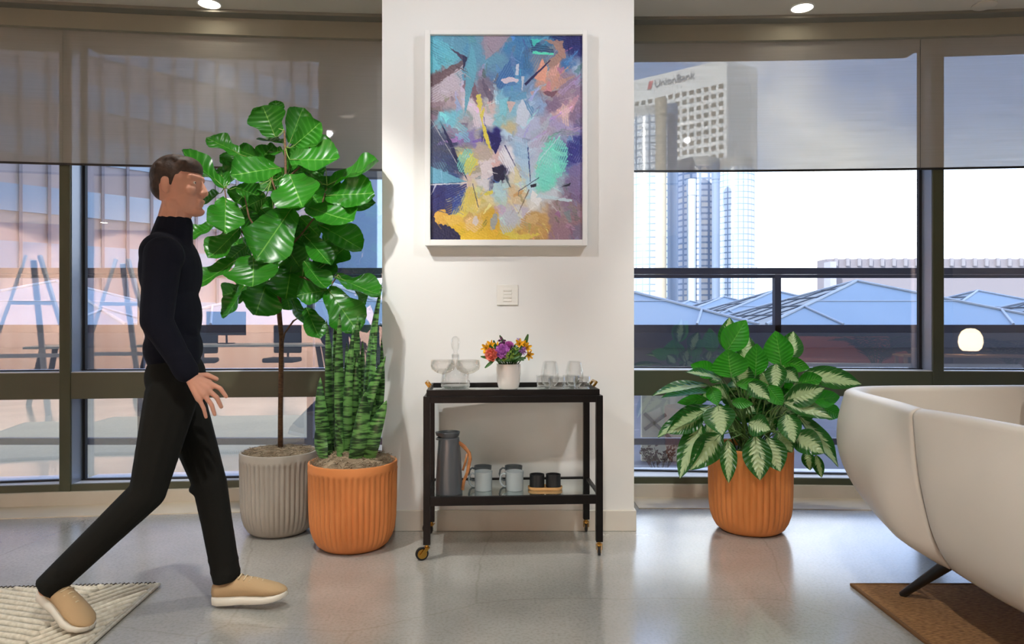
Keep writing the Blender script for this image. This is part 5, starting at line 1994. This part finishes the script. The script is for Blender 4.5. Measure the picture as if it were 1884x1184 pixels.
# shoes
def shoe(heel, toe, roll=0.0, L=.285):
    heel, toe = Vector(heel), Vector(toe)
    fx = (toe - heel).normalized()
    up0 = Vector((0, 0, 1))
    sd = up0.cross(fx).normalized()
    up = fx.cross(sd)
    T = lambda x, y, z: heel + fx * x + sd * y + up * z
    sh = empty('shoe', (0, 0, 0), 0, man)
    xs = [0, .008, .03, .07, .12, .17, .21, .245, .268, .281, .286]
    hw = [.004, .022, .033, .035, .034, .040, .045, .042, .031, .016, .003]
    zb = [.006, .002, 0, 0, 0, 0, .001, .004, .009, .014, .018]
    zt = [.032, .034, .034, .033, .032, .030, .029, .030, .032, .034, .034]
    zu = [.040, .075, .092, .094, .098, .088, .074, .062, .052, .043, .036]

    def loft(mb, hws, bot, top, dome):
        n = 22
        vs, fs = [], []
        for x, h, z0, z1 in zip(xs, hws, bot, top):
            for j in range(n):
                a = 2 * PI * j / n
                cs, sn = math.cos(a), math.sin(a)
                yy = h * (abs(cs) ** .6) * (1 if cs > 0 else -1)
                z = z0 + (z1 - z0) * (.5 + .5 * (abs(sn) ** (.8 if dome else .35)) * (1 if sn > 0 else -1))
                if dome and sn > 0:
                    yy *= 1 - .45 * sn
                vs.append(T(x, yy, z))
        m = len(xs)
        for i in range(m - 1):
            for j in range(n):
                k = (j + 1) % n
                fs.append((i * n + j, i * n + k, (i + 1) * n + k, (i + 1) * n + j))
        fs += [tuple(range(n)), tuple((m - 1) * n + j for j in range(n))]
        mb.add(vs, fs)
    mb = MB()
    loft(mb, [h * 1.06 + .002 for h in hw], zb, zt, False)
    mb.build('sole', solem, sh, org=org, smooth=True, auto=60)
    mb = MB()
    loft(mb, hw, [z - .006 for z in zt], zu, True)
    mb.build('upper', tan, sh, org=org, smooth=True)
    mb = MB()
    for i in range(5):
        x, z = .115 + i * .020, .104 - i * .0066
        mb.tube([T(x, -.022, z - .010), T(x + .004, 0, z + .001), T(x, .022, z - .010)], .0028, 6)
    mb.build('laces', mat('shoe_lace', (206, 186, 152), .9), sh, org=org, smooth=True)
    return sh


h = Q(392, 1117, 2.62)
shoe(Vector((h.x, 2.62, .004)), Vector((h.x + .28, 2.60, .030)))
t = Q(152, 1144, 2.37)
shoe(Vector((t.x - .205, 2.47, .098)), Vector((t.x, 2.36, .026)))
# ================================================================== OUTSIDE
# unseen block added above the room to keep sun off the terrace
mb = MB()
mb.box(-45, 22, -12, 4.5, 3.2, 38)
tag(mb.build('wall_sun_blocker', mat('sun_blocker_grey', (120, 118, 116), .7)), kind='structure')
terr = mat('terrace_paving', (118, 114, 120), .7, var=(1.5, (106, 103, 110)))
terr2 = mat('terrace_paving_reflection', (196, 178, 142), .7, var=(1.5, (186, 168, 134)))  # beige reflection in the left panes is put into this paler colour
mb = MB()
mb.box(-30, -.4, 4.62, 13.9, -.5, -.25)
tag(mb.build('ground_1', terr2), kind='structure')
mb = MB()
mb.box(-.4, 40, 4.62, 13.9, -.5, -.25)
tag(mb.build('ground_2', terr), kind='structure')
mb = MB()
mb.box(-400, 400, 13.9, 900, -42, -40)
tag(mb.build('ground_3', mat('city_ground', (120, 120, 118), .9)), kind='structure')
slab = mat('roof_deck', (104, 108, 120), .8)
mb = MB()
mb.box(-30, 40, 14.02, 36, .6, .9)
tag(mb.build('ground_4', slab), kind='structure')

# steel guard frame on the terrace
gf = mat('terrace_steel', (66, 66, 82), .45)
GY = 5.6
gr = tag(empty('guard_frame', (0, GY, -.25)), 'dark steel guard frame with rails standing on the terrace outside the windows', 'railing')
org = gr.location
for y0, y1, d in ((493, 504, .07), (505, 511, .05), (597, 612, .06), (805, 817, .05)):
    mb = MB()
    mb.box(-9, 9, GY - d / 2, GY + d / 2, W(0, y1, GY).z, W(0, y0, GY).z)
    mb.build('rail', gf, gr, org=org, bevel=.003)
for px in (-358, -48, 262, 572, 858, 1144, 1429, 1715, 2001):
    x = WX(px, GY)
    mb = MB()
    mb.box(x - .024, x + .024, GY - .03, GY + .03, -.25, W(0, 505, GY).z)
    mb.build('post', gf, gr, org=org)
# wall and gutter under the glass roofs
mb = MB()
mb.box(-30, 40, 13.75, 14.02, .55, .99)
tag(mb.build('wall_gutter', mat('gutter_metal', (62, 66, 84), .5)), kind='structure')
mb = MB()
mb.box(-30, 40, 13.9, 14.02, -.3, .55)
tag(mb.build('wall_terrace', mat('terrace_render', (104, 104, 114), .8)), kind='structure')

# ---- hipped glass roofs
rp_ = mat('roof_panel', (170, 188, 202), .35, var=(.5, (163, 182, 197)))
rs_ = mat('roof_sheet', (150, 158, 162), .45)
rib = mat('roof_rib', (214, 220, 228), .4, metal=.2)
hx, hy, zb, za = 3.06, 2.60, .99, 2.0


def roof_proto():
    r = empty('roof_lantern', (0, 0, zb))
    A, Bc, Cc, D, E = Vector((-hx, -hy, 0)), Vector((hx, -hy, 0)), Vector((hx, hy, 0)), Vector((-hx, hy, 0)), Vector((0, 0, za - zb))
    dn = Vector((0, 0, -.12))
    mb = MB()
    mb.m = 0
    mb.add([A, Bc, E], [(0, 1, 2)]).add([Cc, D, E], [(0, 1, 2)]).add([Bc, Cc, E], [(0, 1, 2)])
    mb.m = 1
    mb.add([D, A, E], [(0, 1, 2)])
    mb.m = 0
    mb.add([A, Bc, Cc, D, A + dn, Bc + dn, Cc + dn, D + dn], [(0, 4, 5, 1), (1, 5, 6, 2), (2, 6, 7, 3), (3, 7, 4, 0), (7, 6, 5, 4)])
    mb.build('panels', [rp_, rs_], r, recalc=True)
    mb = MB()
    up = Vector((0, 0, .02))
    for p in (A, Bc, Cc, D):
        mb.tube([p + up, E + up], .032, 6)
    for (p, q) in ((A, Bc), (Bc, Cc), (Cc, D)):
        for t in (.25, .52, .80):
            e0 = p.lerp(q, t)
            hp = (p if t < .5 else q).lerp(E, min(t, 1 - t) * 1.5 if t != .52 else .75)
            if t == .52:
                continue
            mb.tube([e0 + up, hp + up], .026, 6)
        mb.tube([p.lerp(E, .5) + up * .6, q.lerp(E, .5) + up * .6], .010, 4)
    mb.build('ribs', rib, r)
    mb = MB()
    for t in (.2, .4, .6, .8):
        mb.tube([D.lerp(E, t) + up * .7, A.lerp(E, t) + up * .7], .016, 5)
    for t in (.15, .3, .45, .6, .75):
        mb.tube([D.lerp(A, t) + up * .5, (D.lerp(E, min(1, t * 2)) if t < .5 else A.lerp(E, min(1, (1 - t) * 2))) + up * .5], .012, 5)
    mb.build('standing_seams', mat('roof_seam', (112, 118, 126), .6), r)
    return r


proto = roof_proto()
first = True
ordn = ['first', 'second', 'third', 'fourth', 'fifth', 'sixth']
for row, y in enumerate((16.6, 21.8, 27.0, 32.2)):
    xs_ = [-10.71, -4.44, 1.83, 8.10, 14.37] if row == 0 else [8.10, 14.37] if row > 1 else [1.83, 8.10, 14.37]
    for k_, x in enumerate(xs_):
        lb = 'pale blue glazed hip roof in the %s row beyond the terrace, %s from the left' % (['nearest', 'second', 'third', 'farthest'][row], ordn[k_])
        o = proto if first else copy_tree(proto)
        first = False
        o.location = (x, y, zb)
        tag(o, lb, 'roof', 'glazed hip roofs beyond the terrace')

# ---- far white tower with a bank sign
def grid_mat(name, base, lines, sx, sy, mortar=.06, rough=.3, metal=0.0, dark=None, vs=1):
    m = mat(name, base, rough, metal)
    nt = m.node_tree
    uv = node(nt, 'ShaderNodeUVMap')
    br = node(nt, 'ShaderNodeTexBrick')
    br.offset = 0
    br.inputs['Scale'].default_value = 1
    br.inputs['Brick Width'].default_value = sx
    br.inputs['Row Height'].default_value = sy
    br.inputs['Mortar Size'].default_value = mortar
    br.inputs['Mortar Smooth'].default_value = 0
    br.inputs['Color1'].default_value = (*lin(base), 1)
    br.inputs['Color2'].default_value = (*lin(dark or base), 1)
    br.inputs['Mortar'].default_value = (*lin(lines), 1)
    mpv = node(nt, 'ShaderNodeMapping')
    mpv.inputs['Scale'].default_value = (1, vs, 1)
    nt.links.new(uv.outputs[0], mpv.inputs['Vector'])
    nt.links.new(mpv.outputs[0], br.inputs['Vector'])
    nt.links.new(br.outputs['Color'], nt.nodes['Principled BSDF'].inputs['Base Color'])
    return m


tw = tag(empty('office_tower', (45.6, 150, -40)), 'distant white office tower with a bank name sign along its top', 'building')
org = tw.location
C0, C1, C2 = Vector((45.6, 150, 0)), Vector((28.3, 163.5, 0)), Vector((54.2, 156.1, 0))
ZT = 56.9
white = mat('tower_white', (226, 226, 222), .8)
mb = MB()
C3 = C1 + (C2 - C0)
CL = C0 + (C1 - C0) * 1.4
CL3 = CL + (C2 - C0)
mb.hexa([tuple(p + Vector((0, 0, -40))) for p in (CL, C0, C2, CL3)] + [tuple(p + Vector((0, 0, ZT - 1.2))) for p in (CL, C0, C2, CL3)])
mb.build('walls', white, tw, org=org)
mb = MB()
mb.hexa([tuple(p + Vector((0, 0, ZT - 1.2))) for p in (CL, C0, C2, CL3)] + [tuple(p + Vector((0, 0, ZT))) for p in (CL, C0, C2, CL3)])
mb.build('parapet', white, tw, org=org)
dL = (C1 - C0).normalized()
nL = Vector((dL.y, -dL.x, 0))
if nL.y > 0:
    nL = -nL
LL = (C1 - C0).length
winm = mat('tower_window', (126, 122, 112), .4)


def win_mesh(w, h):
    me = bpy.data.meshes.new('window')
    vs = []
    for dn in (-.02, .12):
        for a, z in ((-w / 2, 0), (w / 2, 0), (w / 2, h), (-w / 2, h)):
            vs.append(tuple(dL * a + nL * dn + Vector((0, 0, z))))
    me.from_pydata(vs, [], [(0, 3, 2, 1), (4, 5, 6, 7), (0, 1, 5, 4), (1, 2, 6, 5), (2, 3, 7, 6), (3, 0, 4, 7)])
    me.materials.append(winm)
    return me


wm = win_mesh(.98, .88)
mb = MB()
cnt = 0
for col in range(17):
    for row in range(15):
        t = .056 + .076 * col
        p = C0 + (C1 - C0) * t + Vector((0, 0, 50.9 - 1.85 * row))
        if col < 7 and row < 14:
            o = bpy.data.objects.new('window', wm)
            COL.objects.link(o)
            o.parent = tw
            o.location = p - org
        else:
            mb.add([p + Vector(v.co) for v in wm.vertices], [tuple(q.vertices) for q in wm.polygons])
mb.build('windows', winm, tw, org=org)['kind'] = 'stuff'
mb = MB()
for k in range(9):
    p = C0 + (C2 - C0) * ((k + .5) / 9)
    dR = (C2 - C0).normalized()
    nR = Vector((dR.y, -dR.x, 0))
    a, b_ = p - dR * .32, p + dR * .32
    q = [a, b_, b_ + nR * .12, a + nR * .12]
    mb.hexa([tuple(v + Vector((0, 0, -20))) for v in q] + [tuple(v + Vector((0, 0, ZT - 4))) for v in q])
mb.build('window_strips', grid_mat('tower_strips', (168, 172, 172), (206, 208, 206), 50, 1.85, .35), tw, org=org)


def sign(body, size, t0, z, m, parent, sx=1.0):
    cu = bpy.data.curves.new('lettering', 'FONT')
    cu.body = body
    cu.size = size
    cu.extrude = .04
    ob = bpy.data.objects.new('t', cu)
    COL.objects.link(ob)
    dg = bpy.context.evaluated_depsgraph_get()
    dg.update()
    me = bpy.data.meshes.new_from_object(ob.evaluated_get(dg))
    bpy.data.objects.remove(ob)
    me.materials.clear()
    me.materials.append(m)
    o = bpy.data.objects.new('lettering', me)
    COL.objects.link(o)
    ax = -dL
    p = C0 + (C1 - C0) * t0 + nL * .2 + Vector((0, 0, z))
    mm = Matrix(((ax.x * sx, 0, nL.x, p.x - org.x), (ax.y * sx, 0, nL.y, p.y - org.y), (0, 1, 0, p.z - org.z), (0, 0, 0, 1)))
    me.transform(mm)
    o.parent = parent
    return o


sign('UnionBank', 2.35, .765, 54.25, mat('sign_grey', (138, 142, 150), .6), tw, 0.92)
mb = MB()
lg = mat('sign_red', (220, 120, 124), .6)
for k in range(3):
    for s in (0, 1):
        a = C0 + (C1 - C0) * (.845 - .022 * s - .008 * k) + nL * .14 + Vector((0, 0, 54.1 + .62 * k))
        mb.hexa([tuple(a), tuple(a - dL * .42), tuple(a - dL * .42 + nL * .08), tuple(a + nL * .08)] + [tuple(v + Vector((0, 0, .48)) - dL * .2) for v in (a, a - dL * .42, a - dL * .42 + nL * .08, a + nL * .08)])
mb.build('emblem', lg, tw, org=org)

# ---- cluster of round glass towers
gm = grid_mat('curtain_glass', (200, 212, 226), (120, 138, 160), .045, .05, .0055, .25, dark=(214, 220, 224), vs=8)
gm2 = grid_mat('curtain_glass_dim', (166, 172, 184), (110, 124, 146), .06, .05, .008, .25, dark=(186, 178, 170), vs=8)
drum_m = mat('roof_drum_pale', (186, 186, 182), .6)
shaft_m = mat('lift_shaft', (112, 128, 152), .4)
CYLS = [(1195, 90, 44, 205, gm, 'round glass tower nearest the white pillar, tallest of the cluster'), (1285, 96, 42, 296, gm2, 'round bronze tinted glass tower in the middle of the cluster'),
        (1354, 90, 33, 294, gm, 'slim round glass tower beside the open sky')]
for px, y, rp2, ytop, m, lb in CYLS:
    R_ = rp2 * y / F
    z1 = W(0, ytop, y).z
    r = tag(empty('round_tower', (WX(px, y), y, -40)), lb, 'building', 'round glass towers')
    mb = MB()
    mb.lathe([(R_, 0), (R_, 40 + z1 - 1.4), (R_ * .98, 40 + z1 - 1.3)], 40)
    mb.build('glass_drum', m, r, smooth=True, auto=40)
    mb = MB()
    mb.lathe([(R_ * .9, 40 + z1 - 1.4), (R_ * .9, 40 + z1)], 40)
    mb.build('roof_drum', drum_m, r, smooth=True, auto=40)
for px, wpx, y, ytop, mm_, lb in ((1237, 9, 86, 192, shaft_m, 'dark lift shaft column between the first two round towers'), (1216, 10, 84, 182, mat('shaft_tan', (176, 166, 146), .6), 'tan capped shaft column in front of the tallest round tower'),
                                  (1317, 7, 86, 300, shaft_m, 'slim dark shaft column between the second and third round towers'), (1272, 8, 88, 330, mat('shaft_pale', (186, 196, 206), .5), 'pale shaft column against the bronze tinted tower')):
    R_ = wpx * y / F
    z1 = W(0, ytop, y).z
    r = tag(empty('shaft_tower', (WX(px, y), y, -40)), lb, 'building', 'shaft columns of the round towers')
    mb = MB()
    mb.lathe([(R_, 0), (R_, 40 + z1 - 2.0)], 24)
    mb.build('column', mm_, r, smooth=True, auto=40)
    mb = MB()
    mb.lathe([(R_ * 1.1, 40 + z1 - 2.0), (R_ * 1.1, 40 + z1)], 24)
    mb.build('cap', mm_, r, smooth=True, auto=40)

# ---- office block close on the left, in shade
blk_m = mat('mauve_stone', (176, 164, 166), .7, var=(.4, (164, 152, 156)))
blue_m = mat('blue_band_glass', (150, 172, 196), .12)
P0, P1 = Vector((-26, 18, 0)), Vector((-9.47, 34.5, 0))
ob = tag(empty('office_block', (P0.x, P0.y, -20)), 'mauve stone office block with blue window bands outside the windows at the left', 'building')
org = ob.location
dB = (P1 - P0).normalized()
nB = Vector((dB.y, -dB.x, 0))
bk = -nB * 8
mb = MB()
q = [P0, P1, P1 + bk, P0 + bk]
mb.hexa([tuple(v + Vector((0, 0, -20))) for v in q] + [tuple(v + Vector((0, 0, 42))) for v in q])
mb.build('walls', blk_m, ob, org=org)
for k in range(18):
    z = -1.2 + k * 2.1
    mb = MB()
    q = [P0, P1, P1 + nB * .06, P0 + nB * .06]
    mb.hexa([tuple(v + Vector((0, 0, z))) for v in q] + [tuple(v + Vector((0, 0, z + 1.0))) for v in q])
    mb.build('window_band', blue_m, ob, org=org)
mb = MB()
for k in range(26):
    p = P0.lerp(P1, (k + .5) / 26)
    q = [p - dB * .05, p + dB * .05, p + dB * .05 + nB * .14, p - dB * .05 + nB * .14]
    mb.hexa([tuple(v + Vector((0, 0, -2))) for v in q] + [tuple(v + Vector((0, 0, 42))) for v in q])
mb.build('mullions', mat('mauve_mullion', (126, 120, 130), .6), ob, org=org)
nb = tag(empty('blue_office_block', (-9, 37, -20)), 'pale blue glass office block between the mauve block and the pillar', 'building')
org = nb.location
zs = W(0, 330, 37).z
mb = MB()
mb.box(-11.5, -4.6, 37, 46, -20, zs)
mb.build('lower_facade', grid_mat('pale_blue_facade', (174, 200, 228), (150, 178, 210), 40, 1.0, .08, .3), nb, org=org)
mb = MB()
mb.box(-11.5, -4.6, 37, 46, zs, 44)
mb.build('upper_facade', mat('dark_facade', (60, 62, 66), .6), nb, org=org)

# ---- low parapet building on the right skyline
pb = tag(empty('low_building', (20, 60, -40)), 'long low building with a ribbed parapet on the skyline above the sofa', 'building')
org = pb.location
mb = MB()
mb.box(WX(1522, 60), WX(2100, 60), 60, 62, -40, W(0, 476, 60).z)
mb.build('walls', mat('ribbed_parapet', (122, 118, 126), .6), pb, org=org)
mb = MB()
for k in range(26):
    x_ = WX(1534, 60) + k * .98
    mb.box(x_, x_ + .28, 59.8, 60, W(0, 489, 60).z, W(0, 475, 60).z)
mb.build('ribs', mat('parapet_rib', (132, 130, 138), .6), pb, org=org)
mb = MB()
mb.box(WX(1516, 60), WX(1527, 60), 58.8, 60, -40, W(0, 483, 60).z)
mb.build('end_pier', mat('pier_grey', (150, 152, 166), .6), pb, org=org)

# ---- cream panel standing in for a sunlit patch, and small bush on the terrace
sc = tag(empty('sunlit_patch', (WX(1220, 6.6), 6.6, -.25)), 'low cream panel standing in for a sunlit patch behind the reddish bush', 'screen')
mb = MB()
x0, x1 = WX(1181, 6.6) - sc.location.x, WX(1264, 6.6) - sc.location.x
mb.box(x0, x1, 0, .06, 0, .63)
mb.build('panel', mat('sunlit_patch_cream', (236, 228, 204), .8), sc)
mb = MB()
mb.bar((x0 + .02, -.02, .45), (x1 - .06, -.02, .12), .02, .03)
mb.bar((x0 + .02, -.02, .30), (x0 + .22, -.02, .44), .02, .03)
mb.build('shadow_streaks', mat('shadow_streak_grey', (150, 140, 132), .7), sc)  # grey bars drawn as the diagonal shadows across the sunlit patch
bu = tag(empty('small_bush', (WX(1214, 6.3), 6.3, -.25)), 'small reddish bush growing low in front of the cream panel', 'bush')
mb = MB()
st = MB()
for i in range(26):
    a = random.uniform(-.16, .16)
    h_ = random.uniform(.10, .22)
    tip = Vector((a + random.uniform(-.05, .05), random.uniform(-.06, .06), h_))
    st.tube([(a * .5, 0, 0), (a * .8, 0, h_ * .5), tip], .002, 4)
    for k in range(9):
        p = Vector((a * .7, 0, h_ * .35)).lerp(tip, random.random()) + Vector((random.uniform(-.015, .015), random.uniform(-.015, .015), random.uniform(-.01, .02)))
        leaf(mb, p, p + Vector((random.uniform(-.03, .03), random.uniform(-.03, .0), random.uniform(.0, .03))), .016, (random.uniform(-1, 1), -1, .5), 'lance', nu=2, nv=3)
mb.build('foliage', mat('red_leaf', (112, 82, 78), .6, var=(8, (84, 60, 56))), bu, smooth=True, recalc=False)
st.build('stems', mat('bush_stem', (70, 54, 44), .8), bu)
# ================================================================== FURNITURE BEHIND THE VIEWER (seen mirrored in the panes)
def mirror_at(px, py, Yr):
    """room point at depth Yr that the pane reflects at this spot"""
    d = Vector(((px - CX) / F, 1, -(py - CY) / F))
    for i in range(4):
        xl, xr = MUL[i][1], MUL[i + 1][0]
        a, b_ = Vector((xl, paneY(i, xl), 0)), Vector((xr, paneY(i, xr), 0))
        t_ = (b_ - a).normalized()
        n = Vector((t_.y, -t_.x, 0))
        o = Vector((0, 0, CAMH))
        s = (a - o).dot(n) / d.dot(n)
        hit = o + d * s
        if xl <= hit.x <= xr:
            r = d - n * (2 * d.dot(n))
            k_ = (Yr - hit.y) / r.y
            return hit + r * k_
    return Vector((0, Yr, 1))


oak = mat('console_oak', (170, 132, 98), .5)
YR = -1.3
p = mirror_at(1786, 652, YR)
zt = max(.55, p.z)
cs = tag(empty('console_table', (p.x, YR, 0)), 'low oak console table behind the viewer, carrying the glowing lamp', 'table')
mb = MB()
mb.box(-.9, .9, -.2, .2, zt - .03, zt)
mb.build('table_top', oak, cs, bevel=.003)
for sx in (-1, 1):
    for sy in (-1, 1):
        mb = MB()
        mb.box(sx * .86 - .02, sx * .86 + .02, sy * .16 - .02, sy * .16 + .02, 0, zt - .03)
        mb.build('leg', oak, cs)
lp = tag(empty('paper_lamp', (p.x, YR, zt)), 'glowing white paper table lamp mirrored in the right hand pane', 'lamp')
mb = MB()
mb.lathe([(.001, .05), (.09, .05), (.125, .09), (.143, .16), (.135, .24), (.10, .31), (.05, .345), (.001, .35)], 36, close=False, mod=lambda r, z, a, i: r * (1 + .03 * math.cos(3 * a)))
mb.build('lamp_shade', mat('lit_paper', (255, 240, 214), .7, emit=((255, 226, 188), 5.5)), lp, smooth=True)
mb = MB()
mb.lathe([(.001, 0), (.07, 0), (.07, .012), (.012, .016), (.012, .055), (.001, .055)], 24, close=False)
mb.build('base', M['black'], lp, smooth=True, auto=40)
z_ = zt
for i, (cl, w_) in enumerate((((214, 208, 196), .26), ((90, 150, 140), .24), ((190, 60, 60), .2))):
    b_ = tag(empty('book', (p.x - .55, YR + .01 * i, z_)), ['cream book at the bottom of the pile on the console', 'teal book in the middle of the pile on the console', 'red book on top of the pile on the console'][i], 'book', 'books beside the paper lamp')
    mb = MB()
    mb.box(-w_ / 2, w_ / 2, -.09, .09, 0, .004)
    mb.box(-w_ / 2, w_ / 2, -.09, .09, .026, .030)
    mb.box(-w_ / 2, -w_ / 2 + .005, -.09, .09, .004, .026)
    mb.build('cover', mat('book_cover', cl, .6), b_)
    mb = MB()
    mb.box(-w_ / 2 + .005, w_ / 2 - .004, -.085, .085, .004, .026)
    mb.build('pages', mat('paper', (236, 230, 214), .8), b_)
    z_ += .0305


def palm(px, py, Yr, h, lab):
    p = mirror_at(px, py, Yr)
    r = tag(empty('potted_palm', (p.x, Yr, 0)), lab, 'plant', 'potted palms behind the viewer')
    mb = MB()
    mb.lathe([(.001, 0), (.13, 0), (.16, .3), (.15, .3), (.14, .27), (.001, .27)], 28, close=False)
    mb.build('pot', M['white_plastic'], r, smooth=True, auto=40)
    mb, st_ = MB(), MB()
    for i in range(16):
        a = i * 2.4
        L = random.uniform(.45, .75) * h
        q = [Vector((0, 0, .27))]
        for k in range(1, 9):
            t = k / 8
            q.append(Vector((math.cos(a) * L * .75 * t ** 1.3, math.sin(a) * L * .75 * t ** 1.3, .27 + L * (1.5 * t - .75 * t * t))))
        st_.tube(q, [.007 - .0006 * k for k in range(9)], 5)
        for k in range(3, 9):
            for s in (-1, 1):
                for f in (0, .5):
                    b0 = q[k].lerp(q[k - 1], f)
                    d = (q[k] - q[k - 1]).normalized()
                    sd = d.cross(Vector((0, 0, 1))).normalized() * s
                    leaf(mb, b0, b0 + sd * .17 + d * .12 - Vector((0, 0, .02)), .032, (0, 0, 1), 'lance', nu=2, nv=4)
    mb.build('foliage', mat('palm_leaf', (40, 66, 46), .5), r, smooth=True, recalc=False)
    st_.build('stems', stem_m, r)


palm(1612, 640, -2.2, 1.1, 'potted palm behind the viewer, mirrored beside the window mullion')
palm(1862, 640, -2.3, 1.0, 'potted palm behind the viewer, mirrored at the right edge')
# salmon bench sofa
p = mirror_at(1560, 660, -3.2)
bs = tag(empty('salmon_sofa', (p.x, -3.9, 0)), 'salmon upholstered bench sofa behind the viewer', 'sofa')
sal = mat('salmon_cloth', (208, 128, 110), .9)
for nm, bx in (('seat', (-1.0, 1.0, -.35, .4, .12, .44)), ('backrest', (-1.0, 1.0, -.48, -.3, .12, .80))):
    mb = MB()
    mb.box(*bx)
    mb.build(nm, sal, bs, bevel=.05, seg=4, smooth=True, auto=50)
for sx in (-1, 1):
    mb = MB()
    mb.box(sx * .95 - .08, sx * .95 + .08, -.48, .4, .12, .58)
    mb.build('arm', sal, bs, bevel=.05, seg=4, smooth=True, auto=50)
    for sy in (-.4, .32):
        mb = MB()
        mb.tube([(sx * .9, sy, 0), (sx * .88, sy, .13)], .018, 10)
        mb.build('leg', M['black'], bs)
# work table with chairs
p = mirror_at(440, 650, -1.8)
dk = tag(empty('work_table', (p.x, -1.8, 0)), 'long pale work table behind the viewer', 'table')
mb = MB()
mb.box(-1.3, 1.3, -.45, .45, .71, .74)
mb.build('table_top', mat('pale_laminate', (206, 214, 214), .3), dk, bevel=.004)
for sx in (-1, 1):
    for sy in (-1, 1):
        mb = MB()
        mb.bar((sx * 1.25, sy * .40, 0), (sx * 1.12, sy * .32, .71), .05, .05)
        mb.build('leg', M['wenge'], dk)
mn = tag(empty('monitor', (p.x - .2, -1.9, .74)), 'black computer monitor on the pale work table', 'monitor')
mb = MB()
mb.box(-.27, .27, -.015, .015, .12, .46)
mb.build('screen', M['black'], mn, bevel=.004)
mb = MB()
mb.box(-.1, .1, -.08, .08, 0, .012)
mb.tube([(0, -.02, .01), (0, -.02, .2)], .015, 10)
mb.build('stand', M['black'], mn)
for i, (dx, lb) in enumerate(((-.75, 'dark office chair at the work table, farther from the monitor'), (.45, 'dark office chair at the work table, in front of the monitor'))):
    ch = tag(empty('office_chair', (p.x + dx, -2.65, 0), .3 * (i - .5)), lb, 'chair', 'office chairs at the work table')
    cm = mat('chair_mesh', (54, 66, 78), .8)
    for nm, bx in (('seat', (-.24, .24, -.22, .24, .43, .50)), ('backrest', (-.22, .22, -.28, -.22, .56, 1.0))):
        mb = MB()
        mb.box(*bx)
        mb.build(nm, cm, ch, bevel=.025, seg=3, smooth=True, auto=50)
    mb = MB()
    mb.tube([(0, 0, .06), (0, 0, .44)], .028, 12)
    mb.tube([(0, -.1, .44), (0, -.26, .46), (0, -.27, .7)], .018, 8)
    mb.build('column', M['black'], ch)
    for k in range(5):
        a = k * 2 * PI / 5
        mb = MB()
        mb.tube([(0, 0, .085), (.3 * math.cos(a), .3 * math.sin(a), .06)], .018, 8)
        mb.ball((.3 * math.cos(a), .3 * math.sin(a), .03), .03, 10, 8)
        mb.build('leg', M['black'], ch)
# white folding easel
p = mirror_at(60, 640, .3)
es = tag(empty('folding_easel', (p.x, .3, 0)), 'white folding easel frame behind the viewer, mirrored in the far left panes', 'easel')
wh = mat('white_steel', (226, 226, 232), .4)
for nm, a_, b_ in (('leg', (-.55, .1, 0), (-.06, 0, 1.75)), ('leg', (.55, .1, 0), (.06, 0, 1.75)), ('leg', (0, -.6, 0), (0, -.02, 1.7))):
    mb = MB()
    mb.bar(a_, b_, .055, .03)
    mb.build(nm, wh, es)
mb = MB()
mb.bar((-.36, .07, .7), (.36, .07, .7), .04, .04)
mb.bar((-.2, .03, 1.25), (.2, .03, 1.25), .04, .04)
mb.build('crossbar', wh, es)
